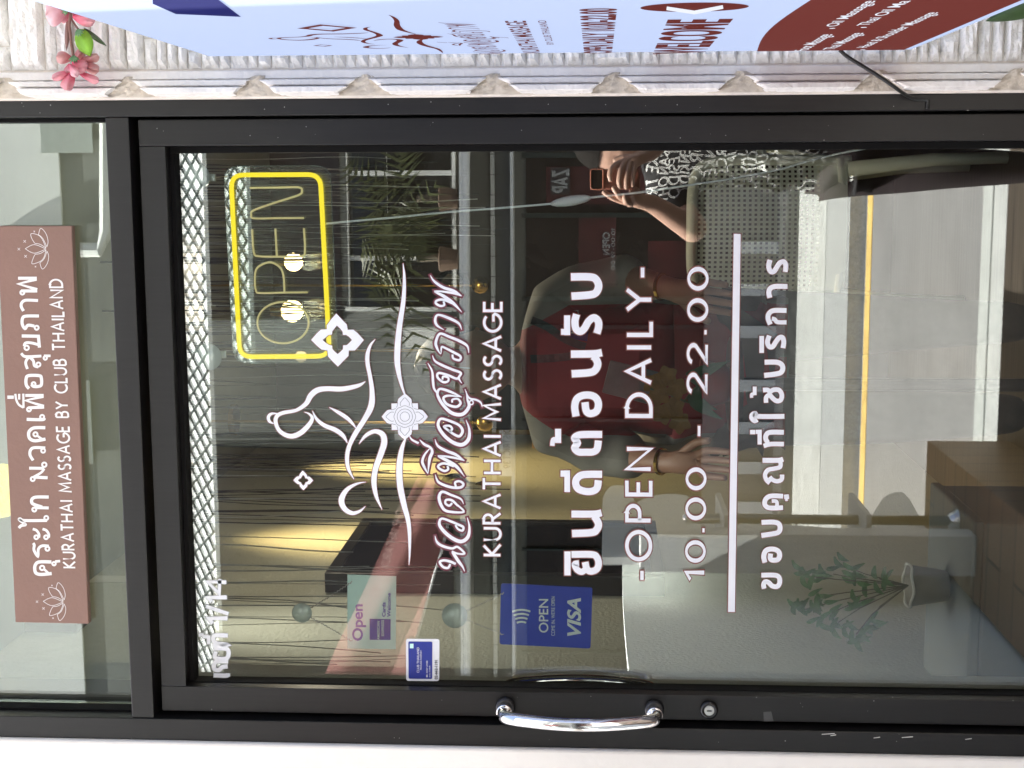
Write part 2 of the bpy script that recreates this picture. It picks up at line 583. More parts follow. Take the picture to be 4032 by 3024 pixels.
for i in range(len(edges) - 1):
    za, zb = edges[i], edges[i + 1]           # za above zb
    n = 44
    cutA, cutB = random.uniform(.036, .045), random.uniform(.030, .037)
    def cut(y):
        return max(0.0, (y - 160) / 42.0) ** .8
    jit = [[random.uniform(-.0022, .0022) for _ in prof] for _ in range(2)]
    vs = []
    for k in range(n + 1):
        u = k / n
        for c, (y, dep) in enumerate(prof):
            z0 = za - cutA * cut(y) - (jit[0][c] if y > 160 else 0)
            z1 = zb + cutB * cut(y) + (jit[1][c] if y > 160 else -.0004)
            dd = dep
            if k in (0, n) and y > 160:
                dd = -.0598
            elif k in (1, n - 1) and y > 160:
                dd = dep + .0012
            uu = 0 if k <= 1 else (1 if k >= n - 1 else (k - 1) / (n - 2))
            zz = z0 + (z1 - z0) * uu + (.0016 if k == 1 else -.0016 if k == n - 1 else 0)
            vs.append(Vector((xs(y) + random.uniform(-.00035, .00035), dd + random.uniform(-.00025, .00025), zz)))
    m_ = len(prof)
    b = MB().add(vs, [(k * m_ + c, (k + 1) * m_ + c, (k + 1) * m_ + c + 1, k * m_ + c + 1) for k in range(n) for c in range(m_ - 1)])
    obj('ridge', b, M_ridge, t)
for z in gz:                                   # rough tan scoops between the ridges
    b = MB()
    seed = random.uniform(0, 50)
    def fn(u, v, z=z, seed=seed):
        w = (0.050 - 0.040 * v ** 1.2) * (1 + .18 * math.sin(seed + 9 * v))
        zz = z - 0.004 + (u - .5) * 2 * w + 0.003 * math.sin(seed * 3 + 14 * v)
        x = xs(203) + (xs(158) - xs(203)) * v
        hgt = -0.0606 - 0.0105 * (1 - (2 * u - 1) ** 2) * (0.35 + 0.65 * v) - 0.0022 * math.sin(seed + 23 * u + 17 * v)
        return Vector((x, hgt, zz))
    b.grid(fn, 12, 12)
    obj('scoop', b, M_bite, t, smooth=True)

# split stone cladding: rows of rough little stones, one sheet
b = MB()
x0 = xs(141.5)
z = 0.25
zmax = 3.0
rows = 0
while z < zmax:
    h = random.choice((0.0145, 0.016, 0.018, 0.0195, 0.0255))
    if random.random() < 0.05:
        h = 0.05
    x = x0 - 0.0005
    first = True
    while x < x0 + 1.3:
        L = random.uniform(0.05, 0.22)
        if first and random.random() < .4:
            L = random.uniform(.025, .05)
        first = False
        base = -0.066 - random.uniform(0.0, 0.008)
        nu = max(3, int(L / 0.012))
        nv = max(3, int(h / 0.005))
        ox = random.uniform(0, 100)
        def fn(u, v, x=x, L=L, z=z, h=h, base=base, ox=ox):
            e = min(u, 1 - u, (v if v < .5 else 1 - v) * 1.0)
            edge = 0.0 if e > 1e-6 else 1.0
            xx = x + 0.0009 + (L - 0.0012) * u
            zz = z + 0.0004 + (h - 0.0008) * v
            n_ = math.sin(ox + xx * 210) * .0012 + math.sin(ox * 2 + zz * 420 + xx * 90) * .0012 + random.uniform(-.0011, .0011)
            return Vector((xx, -0.058 if edge else base + n_, zz))
        b.grid(fn, nu, nv)
        x += L
    z += h
struct('stone_cladding', b, M_stone)

# aluminium frame
fr_t = thing('door_frame', 'dark bronze aluminium frame around the door and the window above it', 'door frame', ((jL0 + jR1) / 2, -0.02, FZ))
b = MB(); b.box(jR0, jR1, Yj, 0.12, -0.05, 3.0); obj('jamb', b, M_frame, fr_t, bevel=0.0015)
b = MB(); b.box(jL0 + 0.0004, jL1, Yj, 0.12, -0.05, 3.0); obj('jamb', b, M_frame, fr_t, bevel=0.0015)
b = MB(); b.box(jL1 + 0.0003, jR0 - 0.0003, Yj + 0.002, 0.10, tb0, tb1); obj('transom_bar', b, M_frame, fr_t, bevel=0.0015)
b = MB(); b.box(jL1 + 0.0003, jR0 - 0.0003, Yj + 0.002, 0.10, 2.72, 2.99); obj('head', b, M_frame, fr_t, bevel=0.0015)
b = MB()
b.box(jL1 + 0.0003, ttL, -0.022, 0.03, tb1 + 0.0003, 2.7197); b.box(ttR, jR0 - 0.0003, -0.022, 0.03, tb1 + 0.0003, 2.7197)
obj('bead', b, M_bead, fr_t, bevel=0.001)
b = MB(); b.box(ttL + 0.0002, ttR - 0.0002, 0.0, 0.006, tb1 + 0.0004, 2.7195)
obj('transom_pane', b, M_tglass, fr_t)
b = MB()                                        # rebate the leaf closes against
b.box(jL1 + 0.0003, sL0 + 0.006, 0.004, 0.05, FZ, tb0 - 0.0003); b.box(sR1 - 0.006, jR0 - 0.0003, 0.004, 0.05, FZ, tb0 - 0.0003)
b.box(sL0 + 0.0065, sR1 - 0.0065, 0.012, 0.05, dr1 + 0.0004, tb0 - 0.0003)
obj('rebate', b, M_recess, fr_t)

d_t = thing('glass_door', 'glass shop door in a dark bronze aluminium leaf with white lettering on the pane', 'door', ((sL0 + sR1) / 2, -0.02, FZ))
b = MB(); b.box(sL0, sL1, Ys, 0.004, FZ + 0.02, dr1); obj('stile', b, M_frame, d_t, bevel=0.0012)
b = MB(); b.box(sR0, sR1, Ys, 0.004, FZ + 0.02, dr1); obj('stile', b, M_frame, d_t, bevel=0.0012)
b = MB(); b.box(sL1 + 0.0003, sR0 - 0.0003, Ys + 0.0005, 0.006, dr0, dr1 - 0.0002); obj('top_rail', b, M_frame, d_t, bevel=0.0012)
b = MB(); b.box(sL1 + 0.0003, sR0 - 0.0003, Ys + 0.0005, 0.006, FZ + 0.021, FZ + 0.14); obj('bottom_rail', b, M_frame, d_t, bevel=0.0012)
b = MB()
b.box(sL1 + 0.0004, gL, Yb, 0.012, FZ + 0.14, dr0 - 0.0003)
b.box(gR, sR0 - 0.0004, Yb, 0.012, FZ + 0.14, dr0 - 0.0003)
b.box(gL + 0.0002, gR - 0.0002, Yb + 0.0004, 0.012, gT, dr0 - 0.0003)
obj('glazing_bead', b, M_bead, d_t, bevel=0.002)
b = MB(); b.box(gL - 0.004, gR + 0.004, 0.0, 0.006, FZ + 0.1405, gT + 0.004)
obj('pane', b, M_glass, d_t)

# chrome bow handle outside and its twin inside
def bow(side, nm):
    s = -1 if side == 'out' else 1
    ys = Ys if s < 0 else 0.004
    zc0, zc1 = (P(1092, 1522, ys).z, P(1413, 1522, ys).z)
    xm = P(1250, 1527, Ys).x
    D = 0.052
    pts = []
    for k in range(13):
        u = k / 12
        bow_ = math.sin(math.pi * u)
        z_ = zc0 + (zc1 - zc0) * u
        pts.append((xm + 0.001, ys + s * (D + 0.022 * bow_), z_))
    dz = 0.004
    full = [(xm, ys, zc0), (xm, ys + s * 0.030, zc0 + dz * .3), (xm, ys + s * 0.047, zc0 - 0.003)] + pts[1:-1] + [(xm, ys + s * 0.047, zc1 + 0.003), (xm, ys + s * 0.030, zc1 - dz * .3), (xm, ys, zc1)]
    b = MB().tube(smooth_path(full, 5), 0.0098, 20)
    h = obj('pull_handle', b, M_chrome, d_t, smooth=True, label='polished chrome bow handle ' + ('on the street side' if s < 0 else 'on the inner side'))
    for zc in (zc0, zc1):
        b = MB().lathe((xm, ys - s * 0.0005, zc), (0, s, 0), [(0, 0.0150), (0.010, 0.0150), (0.0125, 0.0135), (0.0135, 0.011)], 28)
        obj('mount', b, mat('black_mount', (0.02, 0.02, 0.022), 0.25, var=0.05), h, smooth=True)
        b = MB().lathe((xm, ys + s * 0.0265, zc), (0, s, 0), [(0, 0.0098), (0.0006, 0.0122), (0.003, 0.0122), (0.0036, 0.0098)], 28)
        obj('collar', b, M_chrome, h, smooth=True)
bow('out', 0)
bow('in', 0)
c = P(1531, 1531, Ys)
b = MB().lathe((c.x, Ys, c.z), (0, -1, 0), [(0, 0.0135), (0.007, 0.0135), (0.009, 0.0115), (0.0095, 0.0085), (0.006, 0.0082)], 32)
lk = obj('lock', b, mat('black_lock', (0.012, 0.012, 0.013), 0.22, var=0.05), d_t, smooth=True)
b = MB().lathe((c.x, Ys - 0.005, c.z), (0, -1, 0), [(0, 0.0078), (0.0035, 0.0078), (0.004, 0.0072)], 28)
obj('cylinder', b, mat('brushed_nickel', (0.62, 0.61, 0.58), 0.32, 1.0, 0.05), lk)
b = MB().box(c.x - 0.0009, c.x + 0.0009, Ys - 0.0098, Ys - 0.0090, c.z - 0.0036, c.z + 0.0036)
obj('keyway', b, M_recess, lk)
# scuffs: chips of paint and a strip of tape on the left jamb and stile
b = MB()
for (x, y, w, Y) in ((1789, 1585, 14, Yj), (1800, 1588, 6, Yj), (1894, 1593, 7, Yj), (1960, 1592, 12, Yj), (2092, 1596, 7, Yj)):
    b.add([P(x - w, y + .6, Y - .0004), P(x + w, y - 1.6, Y - .0004), P(x + w, y + .4, Y - .0004), P(x - w, y + 2, Y - .0004)], [(0, 1, 2, 3)])
obj('paint_chips', b, mat('bare_metal_chips', (0.6, 0.58, 0.55), 0.5), fr_t)
b = MB()
for k in range(60):
    v = random.uniform(0, 2212)
    e = random.choice((225, 230, 238, 272, 285, 295, 1512, 1530, 1590, 1600))
    Y = Yj if e < 246 or e > 1567 else Ys
    if 250 < e < 1560 and v < 330:
        continue
    q = P(v, e + random.uniform(-8, 8), Y - .0004)
    r = random.uniform(.0004, .0011)
    b.add([q + Vector((-r, 0, 0)), q + Vector((0, 0, r)), q + Vector((r, 0, 0)), q + Vector((0, 0, -r))], [(0, 1, 2, 3)])
obj('dust_specks', b, mat('dust_specks', (0.35, 0.34, 0.33), 0.9, var=0), fr_t)
b = MB()
b.add([P(1649, 1538, Ys - .0005), P(1666, 1537, Ys - .0005), P(1671, 1558, Ys - .0005), P(1650, 1559, Ys - .0005)], [(0, 1, 2, 3)])
obj('tape_residue', b, mat('grey_tape_residue', (0.075, 0.075, 0.075), 0.7), d_t)

# ------------------------------------------------------------------ lettering and drawings on the glass
YG = -0.0004
def fr(ox, oy, s, Y=YG):
    return lambda x, y, l: P((ox + x * s) * 2212 / 4032, (oy + y * s) * 2212 / 4032, Y - l)

def decal(name, label, groups, extra, m_out, loc, group=None, cat='lettering', m_in=None):
    # groups: list of (strokes, mapping); an outline layer under a white layer
    t = thing(name, label, cat, loc, group)
    if m_out:
        b = MB()
        for g in groups:
            st, fn = g[0], g[1]
            ex = g[2] if len(g) > 2 else extra
            strokes(b, st, fn, 0.0, ex, 0.00001)
        obj('edge', b, m_out, t)
    b = MB()
    for g in groups:
        strokes(b, g[0], g[1], 0.0007, 0.0, 0.00001)
    obj('letters' if cat == 'lettering' else 'drawing', b, m_in or M_white, t)
    return t

GR = 'lettering on the glass door'
f_bt, f_bb = fr(2180, 1040, .3738), fr(2180, 1640, .398)
big_b = [
 (66, [(176, 1365), (375, 1365), (425, 1390), (445, 1450), (428, 1508), (375, 1532), (330, 1512), (312, 1440)]),
 (60, [(328, 1500), (280, 1537), (232, 1515), (208, 1462), (250, 1452)]),
 (62, [(137, 1335), (137, 1572)]),
 (72, [(182, 1158), (375, 1148), (425, 1120), (444, 1065), (415, 1005), (395, 985)]),
 (70, [(176, 965), (400, 965), (474, 952)]),
 (72, [(479, 572), (300, 575), (238, 605), (217, 655), (240, 712), (310, 740), (385, 738), (430, 705), (442, 630)]),
 (56, [(134, 533), (134, 748)]), (62, [(68, 565), (150, 565)]),
 (70, [(479, 178), (320, 178), (245, 185), (207, 215), (236, 262), (207, 310), (245, 350), (320, 353), (390, 350), (430, 320), (442, 238)]),
 (60, [(44, 122), (44, 262)]), (46, [(36, 228), (-4, 230), (-14, 290)]),
]
big_t = [
 (76, [(236, 1604), (222, 1500), (245, 1420), (310, 1383), (395, 1383), (450, 1415), (472, 1480), (450, 1550), (390, 1574), (345, 1548), (330, 1455)]),
 (78, [(190, 1156), (380, 1142), (440, 1112), (464, 1050), (440, 990), (410, 968)]),
 (78, [(182, 948), (420, 945), (508, 932)]),
 (76, [(242, 528), (224, 600), (235, 680), (280, 710), (325, 675), (370, 600), (425, 565), (468, 600), (474, 660), (455, 730)]),
 (64, [(142, 540), (142, 748)]), (62, [(78, 714), (150, 714)]),
 (80, [(182, 135), (380, 135), (445, 160), (474, 230), (445, 300), (375, 325), (188, 338)]),
]
decal('vinyl_lettering', 'large bold white Thai greeting with thin red edge, above the daily opening line', [(big_b, f_bb, 9), (big_t, f_bt, 9)], 9, M_redline, P(1268, 900, 0), GR)

f_9t, f_9b = fr(2900, 1000, .3976), fr(2900, 1660, .4101)
th_t = [
 (50, [(332, 58), (318, 120), (335, 170), (370, 173), (400, 130), (430, 88), (468, 78), (488, 112), (482, 178)]),
 (50, [(505, 322), (380, 322), (332, 345), (320, 385), (330, 434)]),
 (48, [(495, 560), (370, 560), (322, 590), (312, 640), (335, 698)]), (42, [(495, 677), (405, 674), (378, 648), (350, 640)]),
 (48, [(325, 808), (306, 870), (322, 915), (357, 918), (390, 870), (422, 830), (455, 828), (468, 870), (460, 932)]), (46, [(249, 812), (249, 980)]),
 (50, [(278, 1072), (395, 1072), (443, 1092), (458, 1130), (443, 1170), (395, 1188), (274, 1203)]),
 (46, [(262, 1348), (305, 1346), (332, 1362), (368, 1345), (420, 1348), (448, 1392), (438, 1445), (395, 1455), (350, 1420), (325, 1385)]), (44, [(330, 1388), (295, 1420), (293, 1474)]),
 (38, [(180, 1313), (180, 1398)]), (32, [(174, 1385), (150, 1392), (150, 1424)]),
 (48, [(474, 1608), (215, 1608), (185, 1580), (155, 1594), (152, 1626), (178, 1652), (206, 1640)]),
]
th_b = [
 (46, [(455, 103), (325, 103), (287, 125), (280, 165), (300, 202)]), (44, [(455, 216), (330, 216), (260, 235)]),
 (40, [(222, 78), (222, 220)]), (40, [(184, 99), (230, 99)]), (42, [(130, 101), (180, 101)]),
 (48, [(250, 372), (400, 372), (448, 360)]), (42, [(422, 388), (418, 435), (360, 452), (302, 465), (274, 510), (287, 560), (320, 590)]), (42, [(438, 508), (433, 555), (390, 573), (345, 558), (318, 530)]),
 (46, [(447, 716), (335, 714), (284, 740), (270, 790), (297, 823), (350, 830), (447, 826)]), (36, [(338, 762), (384, 768), (388, 822)]), (46, [(456, 724), (504, 720)]), (26, [(480, 742), (480, 764)]),
 (48, [(240, 968), (360, 966), (408, 985), (418, 1030), (400, 1063), (350, 1077), (238, 1094)]),
 (48, [(272, 1354), (262, 1290), (285, 1237), (345, 1224), (398, 1242), (414, 1285), (395, 1325), (345, 1330), (324, 1312), (328, 1268)]),
 (46, [(238, 1475), (370, 1475), (410, 1500), (414, 1550), (390, 1583), (342, 1578), (310, 1546), (277, 1537), (260, 1565), (266, 1604)]),
]
decal('vinyl_lettering', 'bold white Thai thank-you line, lowest lettering on the door, under the long white bar', [(th_b, f_9b, 6), (th_t, f_9t, 6)], 6, M_redline, P(1660, 900, 0), GR)

# Thai script of the shop name: white with a wide maroon edge
f_st, f_sb = fr(1600, 1060, .3617), fr(1600, 1660, .3738)
sc_b = [
 (24, [(302, 1203, 6), (322, 1268, 24), (380, 1310, 28), (480, 1336, 26), (540, 1320, 24), (612, 1388, 22), (545, 1392, 20), (478, 1368, 24)]),
 (24, [(488, 1378, 30), (548, 1470, 34), (590, 1525, 22), (614, 1578, 6)]), (24, [(520, 1500, 26), (460, 1474, 28), (392, 1462, 26), (352, 1482, 26), (388, 1532, 26), (440, 1540, 26), (462, 1500, 22)]),
 (28, [(642, 1012, 6), (664, 1110, 22), (650, 1212, 36), (585, 1262, 38), (500, 1238, 38), (405, 1165, 36), (348, 1085, 32), (372, 1022, 24), (470, 1052, 26), (540, 1082, 26), (598, 1110, 26), (590, 1148, 24), (545, 1132, 22), (516, 1090, 20)]),
 (26, [(602, 868, 6), (572, 815, 20), (470, 772, 26), (378, 740, 28), (344, 800, 32), (374, 895, 32), (435, 945, 28), (604, 952, 20), (540, 880, 20)]), (24, [(545, 890, 22), (480, 830, 26), (420, 826, 24), (412, 862, 24), (452, 886, 24), (482, 858, 22)]),
 (26, [(305, 558, 6), (332, 630, 24), (405, 672, 28), (500, 696, 28), (578, 690, 28), (600, 656, 26), (560, 628, 24), (514, 642, 24), (522, 684, 22)]),
 (26, [(302, 185, 6), (330, 255, 24), (420, 308, 30), (520, 348, 30), (612, 412, 8)]), (26, [(612, 412, 8), (500, 380, 24), (340, 362, 18), (425, 408, 34), (530, 475, 34), (612, 578, 6)]), (24, [(500, 472, 22), (400, 440, 26), (340, 462, 26), (345, 492, 24), (400, 520, 26), (440, 502, 24), (432, 468, 22)]),
 (20, [(28, 140, 6), (58, 190, 20), (130, 228, 24)]), (24, [(140, 190, 8), (190, 240, 28), (252, 272, 24), (272, 320, 30), (245, 395, 32), (228, 545, 6)]), (22, [(245, 285, 10), (192, 350, 22), (168, 420, 28), (190, 480, 26), (226, 548, 6)]),
 (28, [(628, -18, 6), (662, 80, 24), (655, 185, 38), (590, 243, 40), (500, 224, 38), (410, 158, 36), (345, 70, 34), (336, 10, 30), (372, -30, 26), (480, 2, 28), (560, 42, 26), (592, 100, 30), (560, 153, 28), (500, 133, 26), (408, 66, 24), (404, 48, 24), (458, 46, 24), (482, 80, 24), (450, 106, 22)]),
]
sc_t = [
 (26, [(652, 1328, 6), (664, 1415, 22), (682, 1495, 36), (612, 1578, 38), (500, 1568, 38), (402, 1480, 34), (348, 1392, 30), (340, 1340, 28), (372, 1302, 26), (480, 1334, 28), (602, 1392, 10)]),
 (24, [(600, 1390, 8), (462, 1376, 24), (404, 1402, 26), (440, 1468, 28), (540, 1498, 28), (590, 1460, 26), (560, 1412, 22), (502, 1420, 22), (500, 1452, 20)]),
 (24, [(234, 1022, 6), (280, 1110, 22), (290, 1220, 28), (302, 1300, 24), (342, 1352, 20)]),
 (16, [(638, 1306, 6), (682, 1400, 20), (760, 1422, 22), (810, 1452, 20), (826, 1502, 6)]), (14, ring_pts(708, 1452, 20, 22, 14)),
 (24, [(285, 938, 6), (312, 1000, 22), (400, 1050, 28), (500, 1092, 28), (592, 1130, 26), (570, 1185, 24), (604, 1242, 6)]), (24, [(585, 1150, 22), (550, 1192, 26), (450, 1152, 26), (352, 1130, 26), (340, 1178, 26), (400, 1228, 26), (452, 1220, 24), (455, 1182, 22), (402, 1168, 22), (394, 1202, 20)]),
 (26, [(680, 912, 6), (662, 835, 24), (580, 782, 30), (470, 737, 28), (366, 702, 26), (322, 788, 30), (330, 850, 28), (374, 922, 8), (384, 848, 22), (432, 862, 24), (520, 908, 28), (588, 948, 26), (578, 990, 26), (512, 972, 24), (502, 928, 22)]),
 (26, [(602, 658, 6), (572, 592, 24), (480, 540, 30), (348, 497, 24), (314, 550, 28), (334, 612, 26), (408, 658, 6)]),
 (26, [(260, 65, 6), (302, 130, 24), (400, 198, 30), (520, 238, 30), (602, 292, 8)]), (26, [(602, 292, 8), (480, 255, 24), (310, 240, 16), (400, 290, 34), (510, 370, 34), (604, 468, 6)]), (24, [(500, 372, 22), (400, 332, 26), (332, 342, 26), (322, 372, 26), (370, 400, 26), (412, 390, 24), (404, 350, 22)]),
]
decal('vinyl_lettering', 'slanted white Thai script with wide maroon edge, beneath the massage drawing', [(sc_b, f_sb, 19), (sc_t, f_st, 19)], 19, M_maroon, P(970, 900, 0), GR)

# Latin lines
def latin(s, w, gap, a, bb, top, ex, m_out, label, zfix=None):
    p0, p1 = P(*a, YG), P(*bb, YG)
    hv = P(*top, YG) - p0
    hv.x = 0
    st, fn = fit(s, w, gap, p0, p1, hv, on_glass)
    return decal('vinyl_lettering', label, [(st, fn)], ex, m_out, (p0 + p1) / 2, GR)
latin('KURATHAI MASSAGE', 0.155, 0.30, (1081, 1199), (1087 - 4, 652), (1045, 1199), 0.05, M_redline, 'thin white Latin capitals right below the maroon edged Thai script')
latin('-OPEN DAILY-', 0.15, 0.42, (1405, 1253), (1407, 578), (1354, 1253), 0.045, M_redline, 'white capitals telling the shop opens daily, above the line of hours')
latin('10.00 - 22.00', 0.145, 0.38, (1521, 1252), (1528, 581), (1482, 1252), 0.045, M_redline, 'white opening hours in figures, just above the long white bar')
p0, p1 = P(1580, 1322, YG), P(1592.5, 505, YG)
bm_ = thing('white_bar', 'long straight white bar with thin red edge between hours and the thank-you line', 'bar', (p0 + p1) / 2, GR)
b = MB(); ribbon(b, [(1580, 1322), (1592.5, 505)], 15, lambda x, y, l: P(x, y, YG - l), 0, 2.0); obj('edge', b, M_redline, bm_)
b = MB(); ribbon(b, [(1580, 1322), (1592.5, 505)], 15, lambda x, y, l: P(x, y, YG - l), 0.0007); obj('bar_face', b, M_white, bm_)

# house number high on the pane
f_no = fr(0, 2016, .6076)
num = [
 (26, [(1385, 1058), (1465, 1060), (1478, 1050)]), (24, [(1478, 1066), (1478, 1046)]),
 (26, [(1478, 968), (1410, 968), (1388, 985), (1390, 1018), (1420, 1024), (1440, 1005), (1474, 1000)]),
 (26, [(1400, 905), (1395, 945), (1470, 948), (1474, 890), (1385, 884)]),
 (26, [(1476, 800), (1395, 800), (1382, 822), (1400, 850), (1476, 862), (1378, 868)]), (22, [(1352, 800), (1352, 856)]), (22, [(1312, 808), (1350, 808)]), (22, [(1288, 796), (1320, 796)]),
 (26, [(1378, 722), (1352, 690), (1474, 688)], False), (22, [(1480, 660), (1335, 610)]),
 (26, [(1372, 582), (1346, 555), (1470, 553)], False), (24, [(1466, 455), (1344, 452), (1420, 528), (1424, 436)], False),
]
decal('vinyl_lettering', 'white Thai house number at the top left corner of the door glass', [(num, f_no)], 3, mat('painted_letter_double', (0.45, 0.46, 0.46), 0.6), P(465, 1360, 0), GR)  # grey edge painted in for the letters' reflected double

# drawing of the massage figure with lotus
f_lt, f_lb = fr(1000, 1000, .3857), fr(1000, 1600, .3857)
LT, LB = [], []
LT.append((30, [(1522, 98, 6), (1535, 250, 28), (1525, 480, 42), (1480, 780, 55), (1462, 1050, 60), (1475, 1200, 48), (1510, 1350, 28), (1545, 1450, 14)]))
LB.append((30, [(1555, 310, 12), (1510, 430, 42), (1485, 600, 62), (1490, 800, 62), (1530, 1000, 56), (1580, 1200, 42), (1590, 1450, 24), (1583, 1620, 6)]))
o_ = 600 / .3857
LT.append((30, [(1237, 872, 6), (1190, 930, 25), (1160, 1020, 40), (1160, 1120, 42), (1185, 1250, 40), (1205, 1400, 48), (1197, 1550, 62), (1130, 130 + o_, 52), (1040, 270 + o_, 50), (975, 400 + o_, 42), (950, 520 + o_, 42), (965, 640 + o_, 34), (1022, 745 + o_, 6)]))
LT.append((30, [(1137, 1302, 8), (1060, 1345, 38), (900, 1378, 50), (750, 1375, 50), (650, 1390, 56), (580, 1445, 56), (530, 1530, 46), (430, 40 + o_, 34), (300, 65 + o_, 38), (235, 100 + o_, 40), (222, 165 + o_, 40), (265, 255 + o_, 40), (370, 305 + o_, 48), (470, 275 + o_, 52), (560, 190 + o_, 46), (595, 120 + o_, 34), (560, 75 + o_, 18), (512, 58 + o_, 5)]))
LB += [(20, [(242, 75, 8), (180, 75, 26), (147, 110, 34), (160, 155, 28), (202, 176, 8)]),
 (30, [(597, 45, 6), (640, 130, 30), (720, 195, 40), (830, 240, 46), (910, 300, 40), (952, 372, 8)]),
 (30, [(768, 10, 6), (860, 60, 34), (950, 120, 38), (1010, 180, 26), (1040, 222, 8)]),
 (30, [(1073, 382, 6), (1140, 300, 34), (1230, 255, 42), (1310, 285, 56), (1330, 370, 62), (1290, 500, 60), (1240, 640, 56), (1225, 780, 52), (1250, 920, 36), (1308, 1054, 6)]),
 (30, [(1144, 772, 4), (1050, 790, 22), (950, 850, 42), (893, 950, 58), (920, 1040, 52), (1000, 1090, 42), (1080, 1070, 26), (1137, 1020, 5)])]
lg = decal('figure_drawing', 'white line drawing of a seated massage figure between two long leaves', [(LT, f_lt, 7), (LB, f_lb, 7)], 7, M_redline, P(740, 900, 0), GR, 'drawing')

def quatrefoil(name, label, cx, cy, k, fn):
    outer = [(840, 608), (900, 672), (948, 720), (957, 775), (1015, 772), (1060, 810), (1122, 878), (1075, 935), (1030, 985), (968, 985), (965, 1040), (910, 1095), (857, 1150), (805, 1100), (757, 1048), (750, 985), (690, 977), (640, 935), (583, 878), (640, 812), (682, 772), (745, 768), (743, 730), (790, 665)]
    inner = [(846, 730), (880, 762), (905, 795), (908, 828), (940, 826), (970, 845), (1000, 878), (975, 905), (948, 930), (910, 932), (908, 972), (880, 1000), (854, 1022), (826, 998), (802, 972), (798, 935), (765, 928), (730, 905), (700, 878), (735, 850), (758, 828), (795, 824), (800, 788), (825, 758)]
    C0 = (852, 878)
    def strip(mb, grow, l):
        n = len(outer)
        def tr(p, s):
            dx, dy = p[0] - C0[0], p[1] - C0[1]
            L = math.hypot(dx, dy)
            g = 1 + s / (L * k)
            return (cx + dx * k * g, cy + dy * k * g)
        vs = [fn(*tr(p, grow), l) for p in outer] + [fn(*tr(p, -grow), l) for p in inner]
        mb.add(vs, [(i, (i + 1) % n, n + (i + 1) % n, n + i) for i in range(n)])
    t = thing(name, label, 'drawing', fn(cx, cy, 0), GR)
    b = MB(); strip(b, 8, 0.0); obj('edge', b, M_redline, t)
    b = MB(); strip(b, 0, 0.0008); obj('drawing', b, M_white, t)
quatrefoil('diamond_flower', 'big white four-petalled diamond flower overlapping the lit neon sign corner', 852, 878, 1.0, f_lt)
quatrefoil('diamond_flower', 'small white four-petalled diamond flower left of the massage figure', 503, 755, 0.375, f_lb)

lo = thing('lotus_drawing', 'white lotus rosette with fine dark outlines, where the two long leaves meet', 'drawing', f_lb(1540, 105, 0), GR)
quarter = [(-30, -214), (0, -236), (30, -214), (66, -180), (72, -150), (70, -136), (134, -137), (136, -72), (150, -74), (182, -66), (212, -32)]
ringp = []
for a in range(4):
    cs, sn = [(1, 0), (0, 1), (-1, 0), (0, -1)][a]
    ringp += [(1540 + p[0] * cs - p[1] * sn, 105 + p[0] * sn + p[1] * cs) for p in quarter[1:]]
for g, l, m_, nm in ((7, 0.0, M_redline, 'edge'), (0, 0.0009, M_white, 'drawing')):
    b = MB()
    pts = [(1540 + (x - 1540) * (1 + g / math.hypot(x - 1540, y - 105)), 105 + (y - 105) * (1 + g / math.hypot(x - 1540, y - 105))) for x, y in ringp]
    b.add([f_lb(x, y, l) for x, y in pts], [tuple(range(len(pts)))])
    obj(nm, b, m_, lo)
b = MB()
ln = [(4, ring_pts(1540, 105, 48)), (4, ring_pts(1540, 105, 78))]
ln.append((4, [(1540 + (104 + 7 * abs(math.cos(4 * rad(a)))) * math.cos(rad(a)), 105 + (104 + 7 * abs(math.cos(4 * rad(a)))) * math.sin(rad(a))) for a in range(0, 361, 6)], False))
for a in range(4):
    cs, sn = [(1, 0), (0, 1), (-1, 0), (0, -1)][a]
    rot = lambda p: (1540 + p[0] * cs - p[1] * sn, 105 + p[0] * sn + p[1] * cs)
    ln.append((4, [rot(p) for p in ((-44, -110), (-46, -140), (-26, -168), (0, -192), (26, -168), (46, -140), (44, -110))]))
    ln.append((4, [rot(p) for p in ((70, -140), (76, -110), (84, -92))]))
    ln.append((4, [rot(p) for p in ((138, -72), (112, -78), (92, -84))]))
strokes(b, ln, f_lb, 0.0013, 0, 0.000004)
obj('fine_lines', b, mat('grey_fine_line', (0.12, 0.11, 0.13), 0.6, var=0), lo)

